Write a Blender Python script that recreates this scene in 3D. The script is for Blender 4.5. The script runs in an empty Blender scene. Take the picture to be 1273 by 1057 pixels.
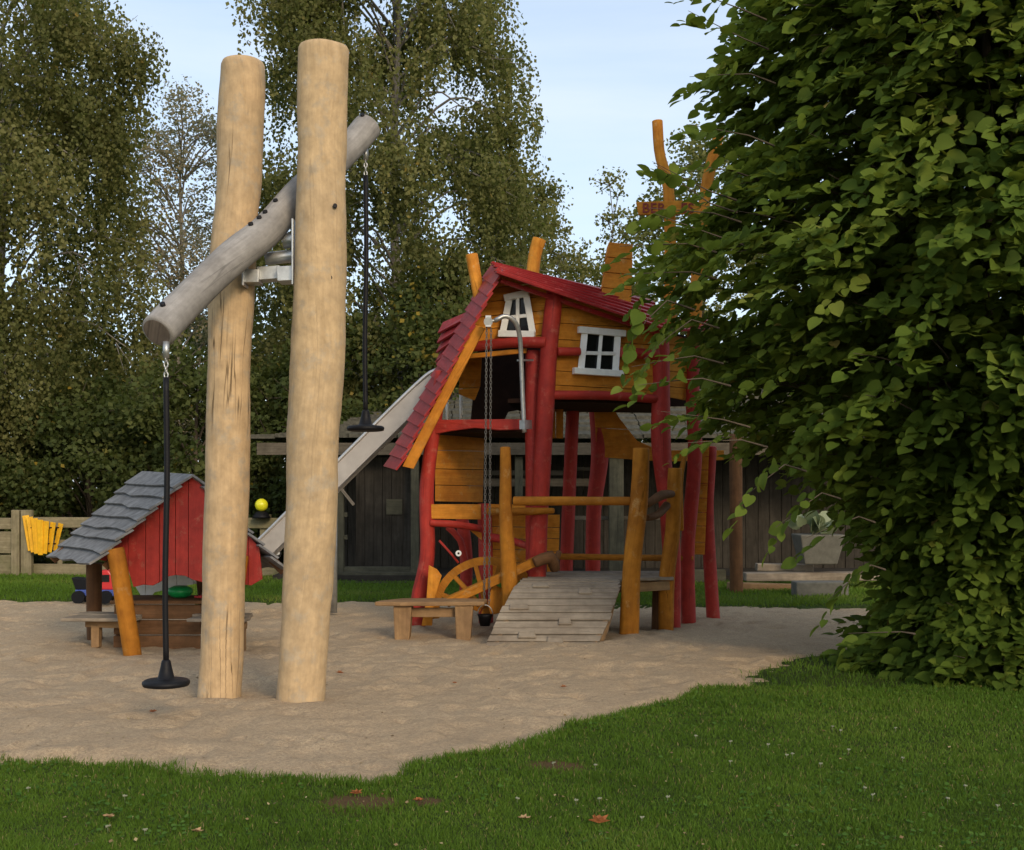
import bpy, math, random
import numpy as np
from mathutils import Vector, noise as mnoise
random.seed(7)
rng = np.random.default_rng(7)
sc = bpy.context.scene
COL = sc.collection

# ---------------------------------------------------------------- camera maths
F = 1500.0; CX = 636.5; HY = 608.0; EYE = 1.6
def P(px, py, Y):
    """world point at distance Y seen at photo position px,py"""
    return Vector(((px-CX)/F*Y, Y, EYE-(py-HY)/F*Y))

# ---------------------------------------------------------------- node helpers
def new_mat(name):
    m = bpy.data.materials.new(name); m.use_nodes = True
    nt = m.node_tree; nt.nodes.clear()
    out = nt.nodes.new('ShaderNodeOutputMaterial')
    b = nt.nodes.new('ShaderNodeBsdfPrincipled')
    nt.links.new(b.outputs[0], out.inputs['Surface'])
    return m, nt, b, out
def N(nt, t, **kw):
    n = nt.nodes.new(t)
    for k, v in kw.items():
        if k in n.inputs.keys(): n.inputs[k].default_value = v
        else: setattr(n, k, v)
    return n
def noise(nt, vec, scale, detail=4, rough=.6, dist=0):
    n = nt.nodes.new('ShaderNodeTexNoise')
    n.inputs['Scale'].default_value = scale; n.inputs['Detail'].default_value = detail
    n.inputs['Roughness'].default_value = rough; n.inputs['Distortion'].default_value = dist
    if vec is not None: nt.links.new(vec, n.inputs['Vector'])
    return n.outputs['Fac']
def ramp(nt, fac, stops):
    r = nt.nodes.new('ShaderNodeValToRGB'); e = r.color_ramp.elements
    while len(e) < len(stops): e.new(.5)
    for i, (p, c) in enumerate(stops):
        e[i].position = p
        e[i].color = (c[0], c[1], c[2], 1) if hasattr(c, '__len__') else (c, c, c, 1)
    nt.links.new(fac, r.inputs[0]); return r.outputs[0]
def mix(nt, fac, a, b, mode='MIX'):
    n = nt.nodes.new('ShaderNodeMix'); n.data_type = 'RGBA'; n.blend_type = mode
    for s, v in ((0, fac), (6, a), (7, b)):
        if isinstance(v, bpy.types.NodeSocket): nt.links.new(v, n.inputs[s])
        elif hasattr(v, '__len__'): n.inputs[s].default_value = (v[0], v[1], v[2], 1)
        else: n.inputs[s].default_value = v
    return n.outputs[2]
def bump(nt, b, h, strength, dist):
    n = nt.nodes.new('ShaderNodeBump'); n.inputs['Strength'].default_value = strength
    n.inputs['Distance'].default_value = dist
    nt.links.new(h, n.inputs['Height']); nt.links.new(n.outputs[0], b.inputs['Normal'])
def uvvec(nt, sx, sy):
    u = nt.nodes.new('ShaderNodeUVMap'); oi = nt.nodes.new('ShaderNodeObjectInfo')
    mp = nt.nodes.new('ShaderNodeMapping'); mp.inputs['Scale'].default_value = (sx, sy, 1)
    cm = nt.nodes.new('ShaderNodeCombineXYZ')
    mu = nt.nodes.new('ShaderNodeMath'); mu.operation = 'MULTIPLY'; mu.inputs[1].default_value = 37
    nt.links.new(oi.outputs['Random'], mu.inputs[0])
    for i in range(3): nt.links.new(mu.outputs[0], cm.inputs[i])
    nt.links.new(u.outputs[0], mp.inputs['Vector']); nt.links.new(cm.outputs[0], mp.inputs['Location'])
    return mp.outputs[0]
def objvec(nt):
    g = nt.nodes.new('ShaderNodeNewGeometry'); return g.outputs['Position']

def wood(name, c1, c2, dark=None, rough=.75, grain=26, crack=0.0, worn=None, wornamt=.0, knots=.0):
    m, nt, b, out = new_mat(name)
    v = uvvec(nt, 1, .06)
    g = noise(nt, v, grain, 6, .65, .4)
    col = ramp(nt, g, [(.3, c1), (.68, c2)])
    big = noise(nt, objvec(nt), 1.7, 5, .6)
    if dark is None: dark = tuple(x*.55 for x in c1)
    col = mix(nt, ramp(nt, big, [(.42, 0), (.75, .75)]), col, dark)
    if worn is not None:
        w = noise(nt, objvec(nt), 7, 6, .7)
        col = mix(nt, ramp(nt, w, [(.62-wornamt, 0), (.70-wornamt*.5, .8)]), col, worn)
    mt_ = noise(nt, uvvec(nt, 1, .8), 11, 5, .65)
    col = mix(nt, 1.0, col, ramp(nt, mt_, [(.3, .80), (.65, 1.12)]), 'MULTIPLY')
    h = mix(nt, .5, g, mt_)
    if crack:
        vc = uvvec(nt, 1, .035)
        c = noise(nt, vc, 9, 3, .5, .25)
        cl = ramp(nt, c, [(.488, 0), (.498, 1), (.502, 1), (.512, 0)])
        msk = ramp(nt, noise(nt, uvvec(nt, 1, .3), 3.0, 2), [(.5, 0), (.6, crack)])
        f = mix(nt, 1.0, cl, msk, 'MULTIPLY')
        col = mix(nt, f, col, tuple(x*.25 for x in c1))
    if knots:
        vo = nt.nodes.new('ShaderNodeTexVoronoi'); vo.inputs['Scale'].default_value = 5.5
        nt.links.new(uvvec(nt, 1, .55), vo.inputs['Vector'])
        col = mix(nt, ramp(nt, vo.outputs['Distance'], [(.04, knots), (.16, 0)]), col, dark)
    nt.links.new(col, b.inputs['Base Color']); b.inputs['Roughness'].default_value = rough
    b.inputs['Specular IOR Level'].default_value = .3 if rough < .7 else .1
    bump(nt, b, h, .6, .009)
    return m
def plain(name, c, rough=.5, metal=0, var=.25, scale=8):
    m, nt, b, out = new_mat(name)
    n = noise(nt, objvec(nt), scale, 5, .65)
    col = mix(nt, ramp(nt, n, [(.35, 0), (.7, 1)]), tuple(x*(1-var) for x in c), c)
    nt.links.new(col, b.inputs['Base Color']); b.inputs['Roughness'].default_value = rough
    b.inputs['Metallic'].default_value = metal
    if rough >= .7: b.inputs['Specular IOR Level'].default_value = .12
    bump(nt, b, n, .15, .004)
    return m
def leafmat(name, cols, transl=.35, rough=.55, gloss=.3):
    """cols: ramp stops over the per-leaf random value"""
    m, nt, b, out = new_mat(name)
    a = nt.nodes.new('ShaderNodeAttribute'); a.attribute_name = 'rnd'
    col = ramp(nt, a.outputs['Fac'], cols)
    nt.links.new(col, b.inputs['Base Color']); b.inputs['Roughness'].default_value = rough
    b.inputs['Specular IOR Level'].default_value = gloss
    t = nt.nodes.new('ShaderNodeBsdfTranslucent'); nt.links.new(mix(nt, .5, col, (.25, .30, .03)), t.inputs[0])
    ms = nt.nodes.new('ShaderNodeMixShader'); ms.inputs[0].default_value = transl
    nt.links.new(b.outputs[0], ms.inputs[1]); nt.links.new(t.outputs[0], ms.inputs[2])
    nt.links.new(ms.outputs[0], out.inputs['Surface'])
    return m

M = {}
M['post'] = wood('pale_debarked_log', (.43, .305, .170), (.54, .39, .225), (.38, .28, .170), .9, 34, .25, (.38, .31, .22), .10, .5)
M['postcrack'] = wood('pale_cracked_log', (.44, .305, .168), (.55, .39, .225), (.38, .285, .175), .9, 38, .9, (.36, .30, .22), .10, .3)
M['beam'] = wood('grey_weathered_log', (.24, .225, .21), (.33, .315, .295), (.18, .168, .152), .85, 30, .5)
M['red'] = wood('red_stained_log', (.34, .026, .017), (.43, .038, .024), (.25, .018, .014), .65, 20, .5, (.42, .10, .07), .05, knots=.4)
M['redpaint'] = wood('red_painted_board', (.32, .026, .018), (.40, .036, .024), (.24, .018, .014), .65, 20, .4, (.36, .09, .06), .03)
M['shingle'] = wood('crimson_roof_board', (.29, .020, .022), (.40, .032, .032), (.20, .014, .016), .5, 20, .3, (.40, .10, .09), .05)
M['orange'] = wood('orange_stained_board', (.50, .18, .020), (.66, .29, .040), (.36, .115, .018), .7, 22, .5, (.52, .30, .11), .03, knots=.55)
M['ochre'] = wood('ochre_stained_log', (.32, .12, .014), (.47, .19, .022), (.20, .07, .012), .7, 20, .6, (.42, .24, .09), .04, knots=.5)
M['brown'] = wood('brown_log', (.11, .055, .025), (.17, .085, .038), (.07, .035, .02), .7, 20, .4)
M['weather'] = wood('weathered_plank', (.20, .165, .125), (.33, .28, .215), (.13, .10, .075), .85, 26, .5)
M['bench'] = wood('bench_wood', (.23, .14, .07), (.33, .21, .105), (.14, .08, .045), .75, 24, .5)
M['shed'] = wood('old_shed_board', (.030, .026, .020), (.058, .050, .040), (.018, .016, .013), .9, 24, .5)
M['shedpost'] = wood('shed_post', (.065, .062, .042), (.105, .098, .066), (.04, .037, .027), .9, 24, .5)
M['fence'] = wood('fence_board', (.17, .14, .085), (.27, .23, .145), (.11, .11, .05), .9, 24, .5)
M['yellow'] = wood('yellow_slat', (.70, .36, .012), (.82, .46, .02), (.5, .24, .01), .5, 20, .1)
M['slate'] = plain('grey_slate', (.255, .25, .245), .8, 0, .5, 9)
M['steel'] = plain('galvanised_steel', (.52, .53, .52), .42, .75, .3, 14)
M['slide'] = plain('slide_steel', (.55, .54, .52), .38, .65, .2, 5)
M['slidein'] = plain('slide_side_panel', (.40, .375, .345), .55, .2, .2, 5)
M['rubber'] = plain('black_rubber', (.008, .008, .010), .55, 0, .3, 20)
M['white'] = plain('white_paint', (.85, .85, .80), .5, 0, .12, 14)
M['pane'] = plain('dark_window_pane', (.012, .013, .014), .15, 0, .3, 3)
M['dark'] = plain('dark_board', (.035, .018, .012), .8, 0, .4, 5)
M['greyboard'] = wood('pale_grey_board', (.40, .39, .33), (.52, .50, .43), (.30, .29, .24), .8, 20, .3)
M['toyred'] = plain('red_plastic', (.65, .03, .03), .35, 0, .1)
M['toyblue'] = plain('blue_plastic', (.06, .10, .35), .35, 0, .1)
M['toygreen'] = plain('green_plastic', (.01, .33, .08), .35, 0, .1)
M['toyyellow'] = plain('yellow_plastic', (.75, .72, .02), .35, 0, .1)
M['stone'] = plain('pale_concrete', (.17, .165, .14), .9, 0, .3, 9)
M['thatch'] = plain('mossy_roof', (.12, .112, .085), .95, 0, .55, 13)
M['endgrain'] = wood('grey_end_grain', (.15, .12, .10), (.22, .18, .15), None, .9, 60, .6)
M['counter'] = wood('shaded_counter_wood', (.13, .065, .03), (.21, .11, .055), (.07, .04, .02), .8, 22, .4, knots=.5)  # shade inside the playhouse is put into this darker wood colour
M['rubber'].node_tree.nodes['Principled BSDF'].inputs['Specular IOR Level'].default_value = .2
M['chain'] = plain('dull_chain_steel', (.20, .19, .17), .6, .4, .3, 30)
M['clover'] = plain('clover_white', (.24, .25, .17), .8, 0, .1)
M['shedrail'] = wood('dull_shed_trim', (.075, .062, .045), (.13, .11, .082), (.05, .042, .03), .9, 24, .5)
M['letter'] = plain('red_lettering', (.22, .02, .008), .6, 0, .1)
M['bark'] = wood('tree_bark', (.07, .055, .04), (.13, .105, .08), (.04, .035, .03), .95, 30, .5)
M['greybark'] = wood('grey_bark', (.19, .175, .15), (.30, .28, .25), (.10, .09, .08), .95, 30, .5)
M['birch'] = wood('birch_bark', (.40, .38, .34), (.60, .58, .54), (.05, .045, .04), .9, 20, .3)
M['earth'] = plain('bare_earth', (.13, .08, .045), .95)

# ---------------------------------------------------------------- mesh builder
class MB:
    def __init__(s): s.v = []; s.f = []; s.uv = []; s.sm = []
    def face(s, idx, uvs, smooth=False): s.f.append(idx); s.uv.append(uvs); s.sm.append(smooth)
    def tube(s, pts, rad, seg=14, wob=0.0, cap=True, step=None, seed=None, rounded=.0):
        pts = [Vector(p) for p in pts]
        if not hasattr(rad, '__len__'): rad = [rad]*len(pts)
        if len(pts) > 2 or step:           # resample with a smooth spline
            n = len(pts); d = [0]
            for i in range(1, n): d.append(d[-1]+(pts[i]-pts[i-1]).length)
            L = d[-1]; k = max(n, int(L/(step or .15))+1); P2 = []; R2 = []
            for q in range(k+1):
                t = L*q/k; i = 0
                while i < n-2 and d[i+1] < t: i += 1
                u = (t-d[i])/max(1e-9, d[i+1]-d[i])
                p0 = pts[max(i-1, 0)]; p1 = pts[i]; p2 = pts[i+1]; p3 = pts[min(i+2, n-1)]
                if i == 0: p0 = p1*2-p2
                if i+2 > n-1: p3 = p2*2-p1
                P2.append(.5*((2*p1)+(p2-p0)*u+(2*p0-5*p1+4*p2-p3)*u*u+(3*p1-p0-3*p2+p3)*u**3))
                R2.append(rad[i]*(1-u)+rad[i+1]*u)
            pts, rad = P2, R2
        if rounded:
            e = rounded
            a = (pts[-1]-pts[-2]).normalized(); c = (pts[0]-pts[1]).normalized()
            top, rt = pts[-1], rad[-1]; bot, rb = pts[0], rad[0]
            pts = [bot, bot-c*e*.3, bot-c*e]+pts[1:-1]+[top-a*e, top-a*e*.3, top]
            rad = [max(.001, rb-e), rb-e*.3, rb]+list(rad[1:-1])+[rt, rt-e*.3, max(.001, rt-e)]
        sd = random.random()*100 if seed is None else seed
        base = len(s.v); n = len(pts); dist = 0
        t0 = (pts[1]-pts[0]).normalized()
        ref = Vector((0, 1, 0)) if abs(t0.y) < .8 else Vector((1, 0, 0))
        ds = []
        for i, p in enumerate(pts):
            t = (pts[min(i+1, n-1)]-pts[max(i-1, 0)]).normalized()
            x = t.cross(ref).normalized(); y = x.cross(t).normalized()
            if i: dist += (pts[i]-pts[i-1]).length
            ds.append(dist)
            for j in range(seg):
                a = 2*math.pi*j/seg; d = x*math.cos(a)+y*math.sin(a)
                r = rad[i]
                if wob: r *= 1+wob*(mnoise.noise(Vector((math.cos(a)*.8+sd, math.sin(a)*.8, dist*1.6+sd)))*1.4+mnoise.noise(Vector((math.cos(a)*2, math.sin(a)*2+sd, dist*6)))*.35)
                s.v.append(p+d*r)
        for i in range(n-1):
            for j in range(seg):
                j2 = (j+1) % seg; rr = max(rad[i], .01)*2*math.pi
                s.face((base+i*seg+j, base+i*seg+j2, base+(i+1)*seg+j2, base+(i+1)*seg+j),
                       ((rr*j/seg, ds[i]), (rr*(j+1)/seg, ds[i]), (rr*(j+1)/seg, ds[i+1]), (rr*j/seg, ds[i+1])), True)
        if cap:
            for i, rev in ((0, True), (n-1, False)):
                idx = [base+i*seg+j for j in range(seg)]
                uv = [(rad[i]*math.cos(2*math.pi*j/seg), rad[i]*.5*math.sin(2*math.pi*j/seg)) for j in range(seg)]
                if rev: idx.reverse(); uv.reverse()
                s.face(tuple(idx), uv, False)
        return s
    def hexa(s, c, flip=False):
        """c: 8 corners, 0-3 bottom ring, 4-7 top ring; uv V runs along the longest edge"""
        b = len(s.v); c = [Vector(q) for q in c]; s.v += c
        o = random.random()*3
        ax = [(c[1]-c[0]), (c[3]-c[0]), (c[4]-c[0])]
        L = max(ax, key=lambda q: q.length).normalized()
        for f in ((0, 3, 2, 1), (4, 5, 6, 7), (0, 1, 5, 4), (1, 2, 6, 5), (2, 3, 7, 6), (3, 0, 4, 7)):
            q = [c[i] for i in f]
            nrm = (q[1]-q[0]).cross(q[3]-q[0])
            nrm = nrm.normalized() if nrm.length > 1e-12 else Vector((0, 0, 1))
            side = nrm.cross(L)
            if side.length < .3: side = nrm.orthogonal()
            side.normalize()
            vv = L if abs(nrm.dot(L)) < .7 else nrm.cross(side)*.1
            s.face(tuple(b+i for i in f), [((p-c[0]).dot(side)+o, (p-c[0]).dot(vv)+o) for p in q])
        return s
    def beam(s, a, b_, w, h, up=(0, 0, 1), taper=1.0):
        a = Vector(a); b_ = Vector(b_); t = (b_-a).normalized(); up = Vector(up)
        x = t.cross(up); x = (x if x.length > .05 else t.cross(Vector((0, 1, 0)))).normalized(); z = x.cross(t).normalized()
        c = []
        for p, k in ((a, 1), (b_, taper)):
            for (i, j) in ((-1, -1), (1, -1), (1, 1), (-1, 1)): c.append(p+x*(w*.5*i*k)+z*(h*.5*j*k))
        return s.hexa(c)
    def box(s, x0, x1, y0, y1, z0, z1):
        return s.hexa([(x0, y0, z0), (x1, y0, z0), (x1, y1, z0), (x0, y1, z0), (x0, y0, z1), (x1, y0, z1), (x1, y1, z1), (x0, y1, z1)])
    def prism(s, pts, th, vdir=None):
        """polygon pts (seen from the front in clockwise or counter order) extruded by vector th"""
        pts = [Vector(p) for p in pts]; th = Vector(th); n = len(pts)
        nrm = Vector((0, 0, 0))
        for i in range(n): nrm += (pts[i]-pts[0]).cross(pts[(i+1) % n]-pts[0])
        if nrm.dot(th) > 0: pts.reverse()
        b = len(s.v); s.v += pts+[p+th for p in pts]
        V = Vector(vdir or (1, 0, 0)).normalized(); U = V.cross(th.normalized()).normalized(); o = random.random()*3
        s.face(tuple(range(b, b+n)), [((p-pts[0]).dot(U)+o, (p-pts[0]).dot(V)+o) for p in pts])
        s.face(tuple(range(b+2*n-1, b+n-1, -1)), [((p-pts[0]).dot(U)+o, (p-pts[0]).dot(V)+o) for p in reversed(pts)])
        for i in range(n):
            j = (i+1) % n; l = (pts[j]-pts[i]).length
            s.face((b+j, b+i, b+n+i, b+n+j), [(o, l), (o, 0), (o+th.length, 0), (o+th.length, l)])
        return s
    def lathe(s, base, prof, seg=20, smooth=True):
        base = Vector(base); b = len(s.v); n = len(prof)
        for (r, z) in prof:
            for j in range(seg):
                a = 2*math.pi*j/seg; s.v.append(base+Vector((r*math.cos(a), r*math.sin(a), z)))
        for i in range(n-1):
            for j in range(seg):
                k = (j+1) % seg
                s.face((b+i*seg+j, b+i*seg+k, b+(i+1)*seg+k, b+(i+1)*seg+j), [(j/seg, i/n), ((j+1)/seg, i/n), ((j+1)/seg, (i+1)/n), (j/seg, (i+1)/n)], smooth)
        s.face(tuple(b+j for j in range(seg-1, -1, -1)), [(0, 0)]*seg); s.face(tuple(b+(n-1)*seg+j for j in range(seg)), [(0, 0)]*seg)
        return s
    def ball(s, c, r, sx=1, sy=1, sz=1, seg=12, rings=8, wob=0):
        c = Vector(c); b = len(s.v)
        for i in range(rings+1):
            ph = math.pi*i/rings
            for j in range(seg):
                a = 2*math.pi*j/seg; d = Vector((math.sin(ph)*math.cos(a)*sx, math.sin(ph)*math.sin(a)*sy, math.cos(ph)*sz))
                s.v.append(c+d*r*(1+wob*mnoise.noise(d*2+c)))
        for i in range(rings):
            for j in range(seg):
                k = (j+1) % seg
                s.face((b+i*seg+j, b+(i+1)*seg+j, b+(i+1)*seg+k, b+i*seg+k), [(0, 0)]*4, True)
        return s
    def build(s, name, mat, parent=None, bevel=0):
        me = bpy.data.meshes.new(name); off = rootloc(parent)
        me.from_pydata([tuple(Vector(v)-off) for v in s.v], [], s.f)
        me.polygons.foreach_set('use_smooth', s.sm)
        uv = me.uv_layers.new(name='UVMap')
        flat = [c for f in s.uv for p in f for c in p]
        uv.data.foreach_set('uv', flat)
        me.materials.append(mat)
        o = bpy.data.objects.new(name, me); COL.objects.link(o)
        if parent: o.parent = parent
        if bevel:
            bv = o.modifiers.new('bevel', 'BEVEL'); bv.width = bevel; bv.segments = 2; bv.limit_method = 'ANGLE'; bv.angle_limit = math.radians(40)
        return o
def rootloc(p):
    if p is None: return Vector((0, 0, 0))
    while p.parent: p = p.parent
    return Vector(p.location)
def tag(o, label, cat, group=None, kind=None):
    o['label'] = label; o['category'] = cat
    if group: o['group'] = group
    if kind: o['kind'] = kind
    return o
def thing(name, label, cat, loc, group=None):
    o = bpy.data.objects.new(name, None); COL.objects.link(o); o.location = loc; o.empty_display_size = .2
    return tag(o, label, cat, group)
def recenter(o):
    """origin of a one-mesh thing to its base"""
    me = o.data; n = len(me.vertices); a = np.empty(n*3); me.vertices.foreach_get('co', a); a = a.reshape(-1, 3)
    c = np.array([a[:, 0].mean(), a[:, 1].mean(), a[:, 2].min()]); a -= c
    me.vertices.foreach_set('co', a.ravel()); o.location = Vector(c); return o
def clip(poly, f):
    """keep the part of a 2D polygon where f(p) >= 0 (f linear)"""
    out = []
    for i in range(len(poly)):
        a = poly[i]; b = poly[(i+1) % len(poly)]; fa, fb = f(a), f(b)
        if fa >= 0: out.append(a)
        if (fa >= 0) != (fb >= 0):
            t = fa/(fa-fb); out.append((a[0]+(b[0]-a[0])*t, a[1]+(b[1]-a[1])*t))
    return out
def planked(poly, Yf, n0, step, slope, th, horiz=True, gap=.7, jit=.004, depthdir=(0, 1, 0)):
    """a wall of boards: poly in photo coordinates, Yf(px,py) its distance, boards run along the line of given slope"""
    mb = MB(); d = Vector(depthdir); k = 0; lo = n0
    g = (lambda p: p[1]-slope*p[0]) if horiz else (lambda p: p[0]-slope*p[1])
    vals = [g(p) for p in poly]; lo = min(vals); hi = max(vals)
    while lo < hi:
        st = step*random.uniform(.85, 1.15)
        if hi-lo < st*1.4: st = hi-lo+.01
        q = clip(clip(poly, lambda p: g(p)-lo), lambda p: lo+st-gap-g(p))
        if len(q) > 2:
            o = random.uniform(-jit, jit)
            pts = [P(x, y, Yf(x, y))+d*o for x, y in q]
            mb.prism(pts, d*th, (1, 0, 0) if horiz else (0, 0, 1))
        lo += st
    return mb

# ---------------------------------------------------------------- numpy value noise and ground height
_lat = rng.random((256, 256))
def vnoise(x, y, s):
    x = np.asarray(x, float)*s+100.3; y = np.asarray(y, float)*s+57.7
    xi = np.floor(x).astype(int); yi = np.floor(y).astype(int); fx = x-xi; fy = y-yi
    fx = fx*fx*(3-2*fx); fy = fy*fy*(3-2*fy)
    g = lambda a, b: _lat[a % 256, b % 256]
    return (g(xi, yi)*(1-fx)+g(xi+1, yi)*fx)*(1-fy)+(g(xi, yi+1)*(1-fx)+g(xi+1, yi+1)*fx)*fy
def gp(px, py):
    Y = EYE*F/(py-HY); return ((px-CX)/F*Y, Y)
edge_front = [gp(*q) for q in ((-260, 962), (-60, 955), (80, 949), (200, 960), (330, 966), (430, 972), (505, 964), (560, 941), (620, 930), (670, 922), (700, 905), (820, 874), (930, 856), (955, 830), (1040, 812), (1100, 793), (1180, 780), (1300, 776))]
edge_back = [gp(*q) for q in ((1300, 762), (1100, 757), (900, 754), (700, 751), (540, 748), (430, 749), (300, 748), (150, 748), (0, 747), (-300, 746))]
SAND = np.array(edge_front+edge_back)
def sdist(x, y):
    """signed distance to the sand outline, positive inside"""
    x = np.asarray(x, float); y = np.asarray(y, float)
    x = x+(vnoise(x, y, 3.1)-.5)*.30+(vnoise(x, y, 9)-.5)*.14+(vnoise(x, y, 23)-.5)*.05; y = y+(vnoise(y, x, 2.7)-.5)*.28+(vnoise(y, x, 10)-.5)*.15+(vnoise(y, x, 21)-.5)*.05
    ins = np.zeros(x.shape, bool); d = np.full(x.shape, 1e9); n = len(SAND)
    for i in range(n):
        ax, ay = SAND[i]; bx, by = SAND[(i+1) % n]
        c = ((ay > y) != (by > y)) & (x < (bx-ax)*(y-ay)/(by-ay+1e-12)+ax); ins ^= c
        t = np.clip(((x-ax)*(bx-ax)+(y-ay)*(by-ay))/((bx-ax)**2+(by-ay)**2), 0, 1)
        d = np.minimum(d, np.hypot(x-ax-t*(bx-ax), y-ay-t*(by-ay)))
    return np.where(ins, d, -d)
_fp = [(rng.uniform(-7.5, 6), rng.uniform(6.8, 17), rng.uniform(0, 3.14), rng.uniform(.05, .085), rng.uniform(.09, .16), rng.uniform(.012, .034)) for _ in range(620)]
def dents(x, y):
    z = np.zeros(np.shape(x))
    for fx_, fy_, a_, rx_, ry_, d_ in _fp:
        if np.size(x) > 1000:
            m_ = (np.abs(x-fx_) < .5) & (np.abs(y-fy_) < .5)
            X_, Y_ = x[m_]-fx_, y[m_]-fy_
        else: m_ = slice(None); X_, Y_ = x-fx_, y-fy_
        u_ = (X_*math.cos(a_)+Y_*math.sin(a_))/rx_; v_ = (-X_*math.sin(a_)+Y_*math.cos(a_))/ry_; q_ = u_*u_+v_*v_
        z[m_] += d_*(.35*np.exp(-(np.sqrt(q_)-1.5)**2*3)-np.exp(-q_))
    return z
def sand_z(x, y, sd=None):
    if sd is None: sd = sdist(x, y)
    z = (vnoise(x, y, .5)-.5)*.09+(vnoise(x, y, 1.7)-.5)*.035+(vnoise(x, y, 4.5)-.5)*.030-np.clip(vnoise(y, x, 6.3)-.62, 0, 1)*.10+(vnoise(x, y, 13)-.5)*.013+(vnoise(x, y, 23)-.5)*.006
    g = lambda cx, cy, r, h: h*np.exp(-((x-cx)**2+(y-cy)**2)/(r*r))
    z = z+g(-2.0, 8.3, .9, .06)+g(-3.4, 8.5, 1.2, .05)-g(-2.35, 9.9, .9, .05)+g(.3, 11.2, 1.6, .03)-g(-.3, 13.3, .8, .03)
    z = z+dents(x, y)
    for cx, cy in ((-2.21, 9.20), (-1.58, 9.0)): z = z+g(cx, cy-.05, .25, .018)
    return np.where(sd > .12, z, z*np.clip(sd/.12, 0, 1))*1.0+np.clip(sd, -.5, 0)*.35-.004
def lawn_z(x, y, sd=None):
    if sd is None: sd = sdist(x, y)
    z = .012+(vnoise(x, y, .6)-.5)*.05+(vnoise(x, y, 3)-.5)*.015
    z = np.where(np.hypot(x, y-12) > 25, .0, z)
    return np.where(sd < 0, z*np.clip(-sd/.15, .25, 1), .003-np.clip(sd, 0, .6)*.5)
def grid(name, xs, ys, zf, mat):
    X, Y = np.meshgrid(xs, ys); sd = sdist(X, Y); Z = zf(X, Y, sd)
    nx, ny = len(xs), len(ys); co = np.stack([X, Y, Z], -1).reshape(-1, 3)
    i = np.arange(nx-1)[None, :]+np.arange(ny-1)[:, None]*nx
    q = np.stack([i, i+1, i+1+nx, i+nx], -1).reshape(-1, 4)
    me = bpy.data.meshes.new(name); npmesh(me, co, q); me.materials.append(mat)
    me.polygons.foreach_set('use_smooth', [True]*len(q))
    o = bpy.data.objects.new(name, me); COL.objects.link(o); o['kind'] = 'structure'; return o
def npmesh(me, co, faces):
    """faces: (n,k) array"""
    n, k = faces.shape
    me.vertices.add(len(co)); me.vertices.foreach_set('co', np.ascontiguousarray(co, dtype=np.float32).ravel())
    me.loops.add(n*k); me.loops.foreach_set('vertex_index', faces.astype(np.int32).ravel())
    me.polygons.add(n); me.polygons.foreach_set('loop_start', np.arange(0, n*k, k, dtype=np.int32))
    me.update(calc_edges=True)

# ---------------------------------------------------------------- ground materials
m, nt, b, out = new_mat('sand')
pos = objvec(nt)
n1 = noise(nt, pos, 1.1, 5, .6); n2 = noise(nt, pos, 14, 6, .7); n3 = noise(nt, pos, 160, 3, .7)
c = ramp(nt, n1, [(.3, (.49, .365, .225)), (.7, (.59, .45, .285))])
n4 = noise(nt, pos, 48, 5, .75)
c = mix(nt, ramp(nt, n2, [(.35, .55), (.6, 0)]), c, (.36, .27, .18))
c = mix(nt, ramp(nt, n4, [(.40, .65), (.54, 0)]), c, (.27, .20, .13))
c = mix(nt, ramp(nt, n3, [(.40, .6), (.6, 0)]), c, (.30, .22, .145))
c = mix(nt, ramp(nt, n3, [(.62, 0), (.72, .5)]), c, (.72, .60, .45))
nt.links.new(c, b.inputs['Base Color']); b.inputs['Roughness'].default_value = .95; b.inputs['Specular IOR Level'].default_value = .1
bump(nt, b, mix(nt, .5, n2, n4), .9, .035); M['sand'] = m
m, nt, b, out = new_mat('lawn')
pos = objvec(nt); n1 = noise(nt, pos, 1.3, 5, .6); n2 = noise(nt, pos, 30, 6, .75)
c = ramp(nt, n1, [(.3, (.050, .085, .012)), (.7, (.075, .11, .018))])
c = mix(nt, ramp(nt, n2, [(.4, .8), (.6, 0)]), c, (.03, .035, .012))
nt.links.new(c, b.inputs['Base Color']); b.inputs['Roughness'].default_value = .95; b.inputs['Specular IOR Level'].default_value = .1
for (ex_, ey_), rr_ in ((gp(448, 1004), .26), (gp(690, 958), .22), (gp(530, 1003), .10)):
    vm = nt.nodes.new('ShaderNodeVectorMath'); vm.operation = 'DISTANCE'; nt.links.new(pos, vm.inputs[0]); vm.inputs[1].default_value = (ex_, ey_, 0)
    c = mix(nt, ramp(nt, vm.outputs['Value'], [(rr_*.6, 1), (rr_, 0)]), c, (.12, .075, .035))
nt.links.new(c, b.inputs['Base Color'])
bump(nt, b, n2, 1, .03); M['lawn'] = m

def axis(segs):
    o = []
    for a, b_, st in segs: o += list(np.arange(a, b_, st))
    return np.array(o+[segs[-1][1]])
grid('lawn', axis([(-600, -60, 60), (-60, -14, 4), (-14, -8, .3), (-8, 8, .07), (8, 14, .3), (14, 60, 4), (60, 600, 60)]),
     axis([(-60, 2, 6), (2, 5, .3), (5, 19, .07), (19, 26, .35), (26, 60, 4), (60, 900, 70)]), lawn_z, M['lawn'])
grid('sand', axis([(-9.5, 8.6, .038)]), axis([(6.2, 18.2, .038)]), sand_z, M['sand'])

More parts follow.
